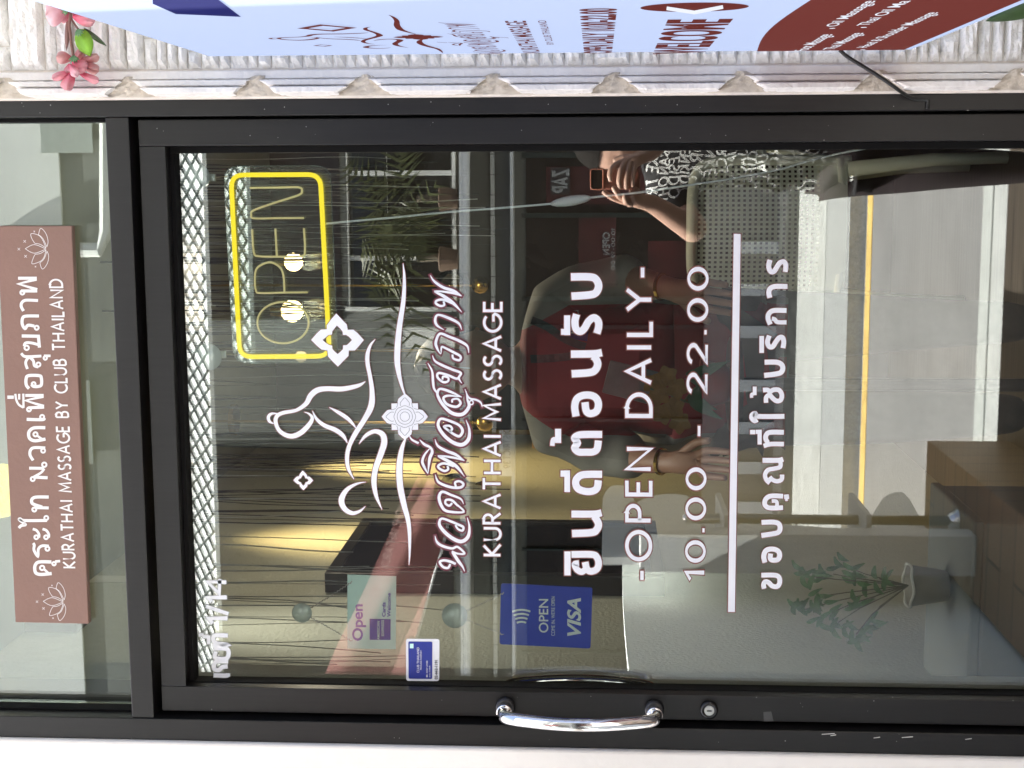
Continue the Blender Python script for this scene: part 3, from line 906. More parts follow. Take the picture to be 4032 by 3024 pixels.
# ------------------------------------------------------------------ brown name board on the transom window
M_board = mat('brown_painted_board', (0.245, 0.138, 0.106), 0.5, var=0.07, scale=7.0, bump=0.10, bscale=140.0)
YB = -0.016
q = [P(-7.5, 488, YB), P(155, 488, YB), P(191.5, 1348, YB), P(33, 1344.5, YB)]
bd = thing('name_board', 'brown board with white Thai and Latin shop name and lotus outlines above the door', 'sign board', sum(q, Vector()) / 4)
b = MB().prism(q, (0, 0.013, 0))
obj('panel', b, M_board, bd, bevel=0.0012)
YP = YB - 0.0004
g_t, g_b, g_lo = fr(0, 1060, .3859, YP), fr(0, 1660, .3859, YP), fr(0, 860, .2411, YP)
lp = lambda cx, cy, r=17: (19, ring_pts(cx, cy, r, r, 16))
sb = [
 (33, [(524, 1432), (400, 1432), (362, 1460), (354, 1500), (367, 1545), (420, 1560), (527, 1550)]), lp(430, 1493, 22), (24, [(450, 1506), (492, 1546)]), lp(551, 1450), (26, [(562, 1428), (614, 1423)]),
 (28, [(338, 1240), (350, 1262), (346, 1310), (386, 1374), (392, 1300), (430, 1268), (498, 1270)]), lp(484, 1297, 20),
 (26, [(334, 1096), (372, 1110), (398, 1150), (396, 1185)]), lp(370, 1180, 19), (26, [(434, 1096), (472, 1110), (498, 1150), (496, 1185)]), lp(470, 1180, 19),
 (30, [(480, 1009), (250, 1009), (206, 992), (200, 1004), (258, 1050), (216, 1062), (192, 1086)]), lp(472, 983, 20),
 (30, [(497, 881), (352, 878)]), (32, [(497, 770), (375, 770), (332, 785), (322, 815), (340, 842), (430, 872)]), lp(350, 897, 20),
 (30, [(298, 475), (450, 477)]), lp(452, 440, 22), (32, [(340, 566), (486, 573)]), lp(334, 586, 20), (24, [(352, 560), (420, 520), (452, 480)]),
 (30, [(462, 268), (350, 266), (312, 290), (306, 340), (338, 396)]), lp(440, 297, 20),
 (33, [(462, 62), (350, 64), (304, 92), (292, 130), (306, 175), (360, 196), (464, 178)]), lp(362, 130, 21), (22, [(380, 144), (440, 186)]),
]
st_ = [
 (32, [(272, 1532), (430, 1535), (452, 1518)]), lp(430, 1507, 20),
 (30, [(258, 1288), (445, 1288)]), (30, [(443, 1298), (262, 1340), (448, 1398)], False), (30, [(290, 1414), (450, 1408)]), lp(296, 1430, 20),
 (22, [(238, 1270), (240, 1415)]), (22, [(240, 1412), (192, 1382), (166, 1332), (156, 1272)]), (22, [(196, 1330), (196, 1272)]), (34, [(75, 1306), (140, 1306)]),
 (32, [(296, 1218), (268, 1180), (266, 1120), (290, 1086), (400, 1086), (422, 1112), (422, 1178), (392, 1196), (344, 1196), (322, 1176)]), lp(343, 1172, 19),
 (28, [(216, 858), (246, 888), (300, 892), (422, 886)]), (28, [(280, 1018), (262, 950), (300, 895), (340, 935), (352, 985), (392, 998)]), lp(392, 972, 20), (20, [(352, 950), (300, 900)]), lp(462, 906), (26, [(448, 884), (516, 884)]),
 (32, [(222, 681), (392, 684), (402, 800)], False), (28, [(400, 772), (320, 752), (262, 752), (246, 786)]), lp(272, 802, 22),
 (31, [(397, 477), (262, 479), (230, 502), (227, 560), (255, 606), (285, 572), (350, 580)]), lp(374, 597, 20),
 (30, [(388, 320), (268, 316), (226, 337), (216, 378), (240, 426)]),
 (31, [(185, 92), (375, 92)]), (31, [(373, 102), (190, 150), (380, 208)], False), (31, [(214, 222), (380, 222)]), lp(228, 238, 20),
]
b = MB(); strokes(b, sb, g_b, 0, 0, 0.00001); strokes(b, st_, g_t, 0, 0, 0.00001)
M_sw = mat('white_sign_paint', (0.83, 0.80, 0.78), 0.5, var=0.02)
obj('thai_name', b, M_sw, bd)
p0, p1 = P(162.5, 1226, YP), P(134, 604, YP)
top = P(137, 1226, YP)
st, fn = fit('KURATHAI MASSAGE BY CLUB THAILAND', 0.17, 0.30, p0, p1, Vector((0, 0, top.z - p0.z)), on_glass)
b = MB(); strokes(b, st, fn, 0, 0, 0.00001); obj('latin_name', b, M_sw, bd)
lot = [(8, [(412, 495), (560, 428), (750, 500)]), (8, [(412, 495), (560, 568), (750, 500)]),
 (8, [(752, 485), (690, 340), (620, 270), (508, 250), (520, 330), (570, 408)]), (8, [(570, 408), (660, 425), (752, 485)]),
 (8, [(766, 465), (785, 380), (760, 270), (712, 195), (660, 165), (628, 265)]), (8, [(628, 265), (700, 330), (766, 465)]),
 (8, [(752, 515), (715, 640), (650, 705), (525, 742), (540, 655), (575, 585)]), (8, [(575, 585), (660, 572), (752, 515)]),
 (8, [(768, 535), (795, 620), (770, 740), (692, 828), (650, 725)]), (8, [(650, 725), (720, 660), (768, 535)])]
for cx, cy, r in ((308, 502, 20), (404, 375, 20), (418, 619, 20), (560, 214, 11), (580, 787, 11)):
    lot += [(6, [(cx - r, cy - r), (cx + r, cy + r)]), (6, [(cx - r, cy + r), (cx + r, cy - r)])]
b = MB(); strokes(b, lot, g_lo, 0, 0, 0.00001); obj('lotus_outline', b, M_sw, bd)
dx_, dy_ = (410 / .0 if 0 else 0), 0
# the second lotus sits at the other end: same drawing carried along the board
a0, a1 = g_lo(752, 500, 0), P((0 + 410 * .6076) * 2212 / 4032, (2016 + 583 * .6076) * 2212 / 4032, YP)
sh = a1 - a0
b = MB(); strokes(b, lot, lambda x, y, l: g_lo(x, y, l) + sh, 0, 0, 0.00001); obj('lotus_outline', b, M_sw, bd)
# ------------------------------------------------------------------ things hanging behind and on the pane
M_acr = pane_mat('clear_acrylic', (0.90, 0.95, 0.92), 0.10, 0.0, 0.02)
M_acre = pane_mat('acrylic_edge', (0.80, 0.93, 0.88), 0.25, 0.1, 0.25)
M_cup = pane_mat('clear_suction_cup', (0.88, 0.97, 0.93), 0.10, 0.08, 0.62, (.80, .92, .85))
M_neon = emit_mat('lit_yellow_neon', (1.0, 0.80, 0.035), 0.20)
M_neglow = mat('faint_glow_cream_tube', (0.72, 0.68, 0.40), 0.35, var=0.03, emit=(1.0, 0.86, 0.35), estr=0.055)  # unlit letter tubes given a faint glow so they stand out
M_cord = mat('pale_mint_cable', (0.90, 0.98, 0.96), 0.45, var=0.03)
M_chain = mat('steel_ball_chain', (0.42, 0.41, 0.38), 0.35, 1.0, 0.1)
D2 = 2212 / 4032
YN = 0.030
zc_ = P(600, 560, YN).z
def plate(x, y, l=0.0):
    p = P(x, y, YN)
    return Vector((p.x, YN + 0.017 * (p.z - zc_) - l, p.z))
def round_rect(cs, r, n=6):
    out = []
    k = len(cs)
    for i in range(k):
        a, c, b_ = Vector(cs[i - 1]), Vector(cs[i]), Vector(cs[(i + 1) % k])
        d0, d1 = (a - c).normalized(), (b_ - c).normalized()
        for j in range(n + 1):
            t = j / n
            p = c + d0 * r * (1 - t) ** 2 + d1 * r * t ** 2
            out.append((p.x, p.y))
    return out
ns = thing('neon_open_sign', 'neon open sign on clear acrylic with a glowing yellow border, hanging behind the pane', 'neon sign', plate(605, 570))
rr = round_rect([(483, 360), (713, 359), (730, 783), (505, 784)], 34)
b = MB().prism([plate(x, y, 0.0025) for x, y in rr], (0, 0.005, 0))
obj('acrylic_plate', b, M_acr, ns)
b = MB()
rr2 = round_rect([(482.2, 359.2), (713.8, 358.2), (730.8, 783.8), (504.2, 784.8)], 34)
b.tube([plate(x, y, 0) for x, y in rr2 + rr2[:1]], 0.0007, 5, False)
obj('polished_edge', b, M_acre, ns)
tr = round_rect([(501, 378), (694, 377), (714, 768), (520, 770)], 27)
b = MB().tube([plate(x, y, 0.007) for x, y in tr + tr[:2]], 0.0036, 10, False)
obj('border_tube', b, M_neon, ns, smooth=True)
b = MB()
f1 = lambda pts: [plate(x * .6076 * D2, y * .6076 * D2, 0.006) for x, y in smooth_path(pts, 4)]
f2 = lambda pts: [plate((1000 + x * .3857) * D2, (1000 + y * .3857) * D2, 0.006) for x, y in smooth_path(pts, 4)]
b.tube(f2(ring_pts(305, 697, 262, 210, 30)), 0.0016, 6)
b.tube(f2([(557, 388), (320, 391), (80, 396), (30, 372), (18, 250), (42, 140), (165, 82), (270, 130), (310, 220), (320, 388)]), 0.0016, 6)
b.tube(f1([(1640, 1485), (1650, 1630), (1682, 1659), (1820, 1662), (1958, 1659), (1982, 1622), (1975, 1478)]), 0.0016, 6)
b.tube(f1([(1790, 1480), (1795, 1570), (1800, 1659)]), 0.0016, 6)
b.tube(f1([(1625, 1218), (1800, 1216), (1940, 1214), (1962, 1237), (1938, 1265), (1790, 1312), (1650, 1362), (1634, 1390), (1652, 1414), (1800, 1413), (1975, 1412)]), 0.0016, 6)
obj('letter_tubes', b, M_neglow, ns, smooth=True)
cord = [plate(706, 483, 0.003)] + [P(x, y, 0.018) for x, y in ((737, 480), (850, 470), (970, 458), (1060, 451), (1134, 445), (1192, 440), (1235, 434), (1274, 427), (1380, 416), (1475, 402), (1580, 386), (1675, 368), (1751, 347), (1815, 331), (1885, 318))]
b = MB().tube(smooth_path(cord, 4), 0.0016, 8)
cd = obj('cord', b, M_cord, ns, smooth=True)
a_, c_ = P(1190, 440.5, 0.017), P(1275, 427, 0.017)
dv = c_ - a_
b = MB().tube([a_ + dv * t for t in (0, .06, .15, .35, .5, .65, .85, .94, 1)], [.0022, .0038, .0056, .0073, .0077, .0073, .0058, .0042, .0026], 14)
sw = obj('inline_switch', b, M_cord, cd, smooth=True)
for t_ in (.36, .5, .65):
    q_ = a_ + dv * t_
    b = MB().lathe((q_.x, q_.y - 0.0068, q_.z), (0, -1, 0), [(0, .0030), (.0012, .0030), (.0014, .0022)], 18)
    obj('button', b, M_cord, sw)
def suction_cup(name, label, x, y, r, tab, group, Y=0.0064):
    c = P(x, y, Y)
    R = (P(x, y - r, Y) - c).length
    t = thing(name, label, 'suction cup', c, group)
    b = MB().lathe(c, (0, 1, 0), [(0, R), (0.0012, R * 1.0), (0.003, R * .85), (0.006, R * .5), (0.0075, R * .38), (0.0076, .001)], 30)
    obj('cup', b, M_cup, t, smooth=True)
    b = MB().lathe((c.x, c.y + .0076, c.z), (0, 1, 0), [(0, R * .36), (.004, R * .32), (.008, R * .30), (.0085, .002)], 20)
    obj('stem', b, M_cup, t, smooth=True)
    if tab:
        p, q2 = P(tab[0], tab[1], Y + .01), plate(tab[2], tab[3], 0)
        b = MB().box(p.x - .0055, p.x + .0055, p.y - .002, p.y + .003, p.z - .005, p.z + .009)
        obj('tab', b, M_cup, t, bevel=.001)
        b = MB().tube([p + Vector((0, .0005, -.004)), q2], .0008, 6)
        obj('wire', b, M_chain, t)
    return t
GC = 'clear suction cups stuck on the inside of the pane'
suction_cup('suction_cup', 'clear suction cup holding the right end of the neon open sign', 425, 382, 29, (459, 384, 494, 380), GC)
suction_cup('suction_cup', 'clear suction cup holding the left end of the neon open sign', 450, 771, 29, (482, 766, 516, 767), GC)

def chain(b, a, c, n=34):
    for i in range(n):
        p = a.lerp(c, i / (n - 1)) + Vector((0, 0, -0.002 * math.sin(math.pi * i / (n - 1))))
        d = (c - a).normalized()
        s = Vector((0, 1, 0)).cross(d) * (.0011 if i % 2 else -.0011)
        b.tube([p - d * .0022 + s, p + d * .0022 - s], .0007, 5)
f_c = lambda x, y, Y=0.012: P((1200 + x * .4821) * D2, (1900 + y * .4821) * D2, Y)
f_v = lambda x, y, Y=0.012: P((1344 + x * .6076) * D2, (2016 + y * .6076) * D2, Y)
LIFT = lambda l: (0, -l, 0)
def card_text(s, f, base, y0, y1, cap, m, parent, name='lettering', lift=0.0016, offset=0.0, shear=0.0):
    p0, p1 = f(base, y0), f(base, y1)
    hv = f(cap, y0) - p0
    hv.x = 0
    mb = bfont(s, None, p0, p1, hv, LIFT(lift), offset, shear)
    return obj(name, mb, m, parent)
M_card1 = mat('white_card', (0.68, 0.97, 0.90), 0.5, var=0.02)
M_violet = mat('violet_print', (0.025, 0.055, 0.46), 0.5, var=0.03)
M_blue = mat('royal_blue_card', (0.016, 0.060, 0.56), 0.35, var=0.05)
M_blue2 = mat('blue_print', (0.045, 0.075, 0.42), 0.45, var=0.04)
M_pale = mat('pale_print', (0.80, 0.93, 0.94), 0.5, var=0.02)
t = thing('card_sign', 'white hanging card with violet Open lettering and a blue square emblem', 'sign', f_c(545, 1055), 'hanging card signs behind the pane')
b = MB().prism([f_c(348, 752), f_c(747, 765), f_c(743, 1362), f_c(348, 1355)], (0, .0012, 0))
obj('card', b, M_card1, t)
card_text('Open', f_c, 472, 1290, 992, 392, M_violet, t, offset=0.022)
card_text('Cards', f_c, 660, 1093, 976, 633, M_violet, t, offset=0.022)
card_text('Welcome', f_c, 702, 1095, 900, 675, M_violet, t, offset=0.018)
b = MB().add([f_c(530, 1113, .0108), f_c(701, 1116, .0108), f_c(700, 1286, .0108), f_c(530, 1284, .0108)], [(0, 1, 2, 3)])
e_ = obj('emblem', b, M_blue2, t)
card_text('AMERICAN', f_c, 613, 1281, 1128, 592, M_card1, e_, lift=.002, offset=.016)
card_text('EXPRESS', f_c, 648, 1250, 1120, 628, M_card1, e_, lift=.002, offset=.016)
cpos = P(652, 1324, 0.014)
b = MB(); chain(b, cpos, f_c(378, 815)); chain(b, cpos, f_c(378, 1292)); obj('chain', b, M_chain, t)
suction_cup('suction_cup', 'clear suction cup above the white Open card', 652, 1324, 21, None, GC)
t = thing('card_sign', 'royal blue hanging card with contactless waves and pale OPEN lettering', 'sign', f_v(1325, 675), 'hanging card signs behind the pane')
rc = round_rect([(1035, 463), (1628, 490), (1615, 885), (1025, 857)], 16, 4)
b = MB().prism([f_v(x, y) for x, y in rc], (0, .0016, 0))
obj('card', b, M_blue, t)
b = MB()
for r_ in (82, 108, 134, 160):
    hw = 13 + (r_ - 82) * .13
    ribbon(b, [(1168 + r_ * .95 * math.sin(rad(a)), 792 - r_ * math.cos(rad(a))) for a in range(-23, 24, 3)], 12, lambda x, y, l: f_v(x, y) + Vector((0, -.0014, 0)), 0)
obj('contactless_waves', b, M_pale, t)
card_text('OPEN', f_v, 1340, 780, 562, 1281, M_pale, t, offset=.012)
card_text("COME IN, WE'RE OPEN", f_v, 1384, 800, 546, 1361, M_pale, t)
card_text('VISA', f_v, 1549, 803, 555, 1467, M_pale, t, offset=.03, shear=.25)
cpos = P(982, 1330, 0.014)
b = MB(); chain(b, cpos, f_v(1047, 527)); chain(b, cpos, f_v(1042, 793)); obj('chain', b, M_chain, t)
suction_cup('suction_cup', 'clear suction cup above the royal blue card', 982, 1330, 27, None, GC)

f_s = lambda x, y, Y=-0.0006: f_c(x, y, Y)
t = thing('membership_sticker', 'small white bordered blue sticker with a phone number at the left edge of the pane', 'sticker', f_s(962, 1447))
b = MB().prism([f_s(x, y) for x, y in round_rect([(826, 1276), (1100, 1278), (1098, 1622), (828, 1620)], 22, 4)], (0, .0004, 0))
obj('white_border', b, mat('white_sticker', (0.84, 0.85, 0.88), 0.4, var=0.01), t)
b = MB().prism([f_s(x, y, -.0011) for x, y in round_rect([(846, 1298), (1042, 1300), (1040, 1604), (848, 1602)], 12, 4)], (0, .0003, 0))
bl = obj('blue_panel', b, mat('sticker_blue', (0.022, 0.040, 0.30), 0.4, var=0.04), t)
for s_, ba, y0, y1, cp in (('CLUB THAILAND', 935, 1552, 1345, 916), ('PRIVILEGE PASSPORT', 955, 1528, 1368, 944), ('MR. GOLF LOVER', 1005, 1588, 1452, 993), ('ID No. 01234678', 1026, 1588, 1494, 1017)):
    card_text(s_, f_s, ba, y0, y1, cp, M_white, bl, lift=.0010, offset=.008)
b = MB().add([f_s(858, 1316, -.0015), f_s(888, 1316, -.0015), f_s(888, 1354, -.0015), f_s(858, 1354, -.0015)], [(0, 1, 2, 3)])
obj('chip', b, M_card1, bl)
card_text('02-662-1191', f_s, 1084, 1606, 1450, 1062, mat('black_print', (0.02, 0.02, 0.03), 0.5, var=0), t, lift=.0008, offset=.02)

# ------------------------------------------------------------------ projecting light box on the stone wall
XL = P(1106, 117, -0.072).x
lift_x = lambda x, y, l=0.0: PX(x, y, XL - l)
zt_, zb_ = PX(460, 124, XL).z, PX(1970, 106, XL).z
yw = -0.074
yo = yw - 0.78
lb = thing('light_box', 'projecting pale blue light box sign with brown lower panel listing massages on the stone wall', 'sign', (XL + .05, yw - .39, zt_))
def shell(x0, y0, y1, z0, z1, r=.03, n=6):      # box with its wall-side vertical edges rounded
    out = []
    for k in range(n + 1):
        a = rad(90 * k / n)
        out.append((x0 + r - r * math.cos(a) * 1.0, y0 - r + r * math.sin(a)))
    return out
M_lbx = emit_mat('lit_pale_blue_fabric', (0.545, 0.65, 0.925), 0.93 / EXPO)
M_lbr = emit_mat('lit_brown_print', (0.165, 0.036, 0.030), 0.92 / EXPO)
M_lwh = emit_mat('lit_white_print', (0.80, 0.84, 0.93), 0.95 / EXPO)
M_lrd = emit_mat('lit_brown_red_print', (0.155, 0.030, 0.026), 0.80 / EXPO)
M_lcd = emit_mat('lit_navy_print', (0.020, 0.026, 0.20), 0.55 / EXPO)
b = MB()
ring = [(XL + .10, yw), (XL + .012, yw), (XL + .003, yw - .004), (XL, yw - .012), (XL, yo), (XL + .10, yo)]
b.prism([Vector((x, y, zb_)) for x, y in ring], (0, 0, zt_ - zb_))
obj('fabric_cabinet', b, M_lbx, lb, smooth=False)
# brown lower panel with a wavy upper edge
def wav(y):                                      # height of the brown edge by distance from the wall
    d = (yw - y)
    return PX(1632, 116, XL).z - 0.0 + (PX(1746, 0, XL).z - PX(1632, 116, XL).z) * (d / (yw - PX(1746, 0, XL).y)) ** 1.1
zA = PX(1632, 114, XL).z
yE, zE = PX(1746, 1, XL).y, PX(1746, 1, XL).z
pts = []
for k in range(17):
    d = k / 16
    y = yw - .012 + (yo - yw + .012) * d
    u = (yw - y) / (yw - yE)
    pts.append(Vector((XL - .0006, y, zA + (zE - zA) * u + .012 * math.sin(u * 3.2))))
low = [Vector((XL - .0006, p.y, zb_ + .010)) for p in reversed(pts)]
b = MB().add(pts + low, [tuple(range(len(pts) + len(low)))])
obj('brown_panel', b, M_lbr, lb)
def lbtext(s, base0, base1, cap, m, nm, off=0.0):
    p0, p1, c = PX(*base0, XL - .001), PX(*base1, XL - .001), PX(*cap, XL - .001)
    z = p0.z
    p1.z = z
    obj(nm, bfont(s, None, p0, p1, Vector((0, 0, c.z - z)), (0, 0, 0), off), m, lb)
lbtext('KURATHAI MASSAGE', (1166.5, 114.6), (1131, 45), (1131, 114.6), M_lrd, 'lettering', .012)
lbtext('BY CLUB THAILAND', (1196, 96), (1186, 44), (1181, 96), M_lrd, 'lettering', .004)
lbtext('OPEN DAILY 10.00-22.00', (1319, 115), (1319, 18), (1264, 115), M_lrd, 'lettering', .035)
lbtext('WELCOME', (1515, 116), (1548, 41), (1414, 116), M_lrd, 'lettering', .035)
wl = ((1735, 1806, 110, 74, 'Foot Massage', 26), (1800, 1855, 57, 2, 'Oil Massage', 24), (1795, 1868, 107, 71, 'Thai Massage', 24), (1868, 1920, 55, 2, 'Thai Oil Ma', 24), (1866, 2000, 103, 27, 'Head & Shoulder Massage', 22))
for v0, v1, ya, yb_, s_, h_ in wl:
    lbtext('\u2022 ' + s_ if False else s_, (v0 + 6, ya), (v1 + 6, yb_), (v0 + 6 - h_, ya), M_lwh, 'lettering', .01)
    q_ = PX(v0 - 2, ya + 4, XL - .001)
    b = MB().lathe(q_, (-1, 0, 0), [(0, .0035), (.0002, .0035)], 12)
    obj('bullet', b, M_lwh, lb)
# round arrow badge
ccx = PX(1500, 14, XL)
Rz = PX(1384, 12, XL).z - ccx.z
b = MB().add([Vector((XL - .0008, ccx.y + Rz * 1.0 * math.cos(rad(a)) * .72, ccx.z + Rz * math.sin(rad(a)))) for a in range(0, 360, 8)], [tuple(range(45))])
obj('badge', b, M_lrd, lb)
b = MB()
ribbon(b, [(1440, 18), (1500, 27), (1562, 15)], 8, lambda x, y, l: PX(x, y, XL - .0014), 0, 0, False)
obj('arrow', b, M_lwh, lb)
# figure and script again in brown-red
yA, yB2 = PX(955, 112, XL).y, PX(858, 30, XL).y
zU, zL = PX(581, 78, XL).z, PX(962, 81, XL).z
def sg(f_ox, f_oy, s):
    def fn(x, y, l):
        X, Y = (f_ox + x * s) * D2, (f_oy + y * s) * D2
        return Vector((XL - .001 - l, yA + (yB2 - yA) * (1220 - Y) / (1220 - 569), zU + (zL - zU) * (X - 583) / (923.6 - 583)))
    return fn
b = MB()
strokes(b, LT, sg(1000, 1000, .3857), 0); strokes(b, LB, sg(1000, 1600, .3857), .0004)
fnl = sg(1000, 1600, .3857)
b.add([fnl(x, y, .0006) for x, y in ringp], [tuple(range(len(ringp)))])
for cx, cy, k, fn in ((852, 878, 1.0, sg(1000, 1000, .3857)), (503, 755, .375, fnl)):
    o4 = ring_pts(cx, cy, 215 * k, 215 * k, 4)
    ribbon(b, o4, 70 * k, fn, .0008, 0, False)
obj('figure_drawing', b, M_lrd, lb)
s0_, s1_ = PX(1094, 116, XL).y, PX(1040, 44, XL).y
zb2, zt2 = PX(1094, 116, XL).z, PX(1023, 114, XL).z
def sg2(f_ox, f_oy, s):
    def fn(x, y, l):
        X, Y = (f_ox + x * s) * D2, (f_oy + y * s) * D2
        return Vector((XL - .001 - l, s0_ + (s1_ - s0_) * (1237 - Y) / 640, zb2 + (zt2 - zb2) * (1012 - X) / 75))
    return fn
b = MB(); strokes(b, sc_b, sg2(1600, 1660, .3738)); strokes(b, sc_t, sg2(1600, 1060, .3617), .0004)
obj('script', b, M_lrd, lb)
b = MB().prism([PX(326, -60, XL - .0008), PX(330, 8, XL - .0008), PX(380, 30, XL - .0008), PX(520, 36, XL - .0008), PX(462, -8, XL - .0008), PX(440, -60, XL - .0008)], (-.0002, 0, 0))
cdp = obj('passport_picture', b, M_lcd, lb)
# feed wire
wp = [PX(1817, 112, XL + .02) + Vector((0, 0, 0))]
wpts = [P(1814, 108, -.085), P(1830, 122, -.084), P(1862, 142, -.084), P(1899, 165, -.0835), P(1935, 190, -.079), P(1955, 204, -.064), P(1977, 214, -.0535), P(2003, 216, -.0535), P(2004, 226, -.053), P(2003, 235, -.0535)]
b = MB().tube(smooth_path(wpts, 5), 0.0026, 8)
obj('power_cable', b, mat('black_cable', (0.012, 0.013, 0.012), 0.45, var=0.05), None, smooth=True, loc=wpts[0], label='short black cable running from the light box down to the aluminium frame', cat='cable')

# ------------------------------------------------------------------ artificial blossoms hanging from above
def petal_mat(name, c0, c1):
    m = bpy.data.materials.new(name)
    m.use_nodes = True
    n, l = m.node_tree.nodes, m.node_tree.links
    b = n['Principled BSDF']
    b.inputs['Roughness'].default_value = .7
    at = n.new('ShaderNodeAttribute')
    at.attribute_name = 'along'
    tx = n.new('ShaderNodeTexNoise')
    tx.inputs['Scale'].default_value = 90
    tc = n.new('ShaderNodeTexCoord')
    l.new(tc.outputs['Object'], tx.inputs['Vector'])
    ad = n.new('ShaderNodeMath'); ad.operation = 'MULTIPLY_ADD'; ad.inputs[1].default_value = .35
    l.new(tx.outputs['Fac'], ad.inputs[0])
    l.new(at.outputs['Fac'], ad.inputs[2])
    r = n.new('ShaderNodeValToRGB')
    r.color_ramp.elements[0].color = (*c0, 1); r.color_ramp.elements[0].position = .25
    r.color_ramp.elements[1].color = (*c1, 1); r.color_ramp.elements[1].position = .95
    l.new(ad.outputs[0], r.inputs[0])
    l.new(r.outputs[0], b.inputs['Base Color'])
    tl = n.new('ShaderNodeBsdfTranslucent')
    l.new(r.outputs[0], tl.inputs[0])
    mx = n.new('ShaderNodeMixShader'); mx.inputs[0].default_value = .3
    l.new(b.outputs[0], mx.inputs[1]); l.new(tl.outputs[0], mx.inputs[2])
    l.new(mx.outputs[0], n['Material Output'].inputs[0])
    return m
PM = [petal_mat('pale_pink_petal', (.62, .15, .22), (.84, .55, .58)), petal_mat('dusky_pink_petal', (.60, .17, .20), (.66, .38, .36)), petal_mat('deep_pink_petal', (.68, .08, .16), (.74, .36, .39))]
M_leaf = mat('bright_green_leaf', (0.23, 0.47, 0.035), .55, var=.2, scale=60)
M_dleaf = mat('dark_green_leaf', (0.035, 0.075, 0.02), .5, var=.25, scale=50)
M_stem = mat('brown_floral_stem', (0.21, 0.105, 0.085), .7, var=.2, scale=40)
M_calyx = mat('green_calyx', (0.10, 0.21, 0.09), .6, var=.2)
f_fl = lambda x, y, Y: P((100 + x * .2411) * D2, (y * .2411) * D2, Y)
def petal(parent, nm, c, tip, w, m, y0=-.105, curl=.012, ruff=.0042, sharp=.62, twist=0.0):
    c, tip = Vector(c), Vector(tip)
    d = tip - c
    nrm2 = Vector((-d.y, d.x)).normalized()
    NU, NV = 14, 10
    vs, al = [], []
    ph = random.uniform(0, 6)
    for i in range(NU + 1):
        u = i / NU
        ww = w * (((u + .03) ** .55) * max(0, 1 - u ** 5) ** .5 if nm == 'petal' else math.sin(math.pi * min(1, .04 + u * .96) ** .8) ** .8) + .02 * w
        ww *= 1.25 if nm == 'petal' else 1.0
        for j in range(NV + 1):
            v = j / NV - .5
            q_ = c + d * u + nrm2 * v * ww * (1 + .06 * math.sin(ph + 7 * u))
            dep = y0 - curl * math.sin(u * 2.2) + curl * 1.2 * (2 * v) ** 2 * (.3 + u) + ruff * math.sin(ph + 9 * v + 6 * u) * u + twist * v
            vs.append(f_fl(q_.x, q_.y, dep))
            al.append(u)
    fs = [(i * (NV + 1) + j, (i + 1) * (NV + 1) + j, (i + 1) * (NV + 1) + j + 1, i * (NV + 1) + j + 1) for i in range(NU) for j in range(NV)]
    o = obj(nm, MB().add(vs, fs), m, parent, smooth=True)
    a = o.data.attributes.new('along', 'FLOAT', 'POINT')
    a.data.foreach_set('value', al)
    return o
fl = thing('blossom_spray', 'hanging spray of pink artificial blossoms with one bright green leaf on the white stone', 'flowers', f_fl(740, 300, -.1))
for i, (c, tp, w, m, y0) in enumerate((((720, 180), (330, 250), 400, 0, -.112), ((760, 190), (1110, 190), 230, 2, -.105), ((770, 260), (1140, 350), 250, 2, -.118), ((740, 150), (420, -60), 260, 0, -.098), ((740, 120), (960, -10), 300, 0, -.13), ((790, 60), (1200, -40), 260, 1, -.122), ((740, 220), (560, 330), 180, 2, -.1), ((700, 40), (640, -140), 300, 1, -.11))):
    petal(fl, 'petal', c, tp, w, PM[m], y0)
for c, tp, w, m, y0 in (((770, 960), (500, 930), 210, 1, -.098), ((790, 960), (960, 850), 190, 1, -.096), ((900, 990), (1210, 930), 150, 1, -.104), ((880, 1010), (1200, 1170), 190, 1, -.1), ((730, 1040), (690, 1200), 150, 2, -.106), ((770, 990), (990, 1160), 250, 2, -.112), ((760, 1180), (430, 1280), 150, 2, -.11), ((780, 1180), (640, 1470), 230, 2, -.114), ((880, 1190), (1200, 1340), 140, 2, -.11), ((730, 1050), (850, 1260), 150, 0, -.122)):
    petal(fl, 'petal', c, tp, w, PM[m], y0)
petal(fl, 'leaf', (880, 490), (1060, 920), 290, M_leaf, -.112, .006, .0015, .6)
petal(fl, 'leaf', (950, 470), (1330, 755), 90, M_dleaf, -.104, .006, .001, .55)
petal(fl, 'leaf', (700, 300), (670, 830), 90, M_stem, -.1, .004, .001, .5)
b = MB()
b.tube([f_fl(x, y, -.116) for x, y in smooth_path([(760, -150), (745, 90), (735, 250), (715, 400), (735, 560), (750, 720), (775, 870), (790, 960)])], [.0022] * 36, 8)
b.tube([f_fl(x, y, -.112) for x, y in smooth_path([(740, 300), (820, 420), (880, 500)])], .0015, 8)
obj('stem', b, M_stem, fl, smooth=True)
b = MB()
for c, a in (((690, 165), 180), ((860, 500), 60), ((795, 930), 90)):
    for k in range(5):
        w = rad(a - 60 + 30 * k)
        b.tube([f_fl(c[0], c[1], -.12), f_fl(c[0] + 50 * math.cos(w), c[1] + 50 * math.sin(w), -.124), f_fl(c[0] + 105 * math.cos(w), c[1] + 105 * math.sin(w), -.12)], [.0026, .0022, .0004], 6)
obj('calyx', b, M_calyx, fl, smooth=True)
lf = thing('leaf_spray', 'dark green leaf poking in below the light box', 'plant', P(2190, 20, -.12))
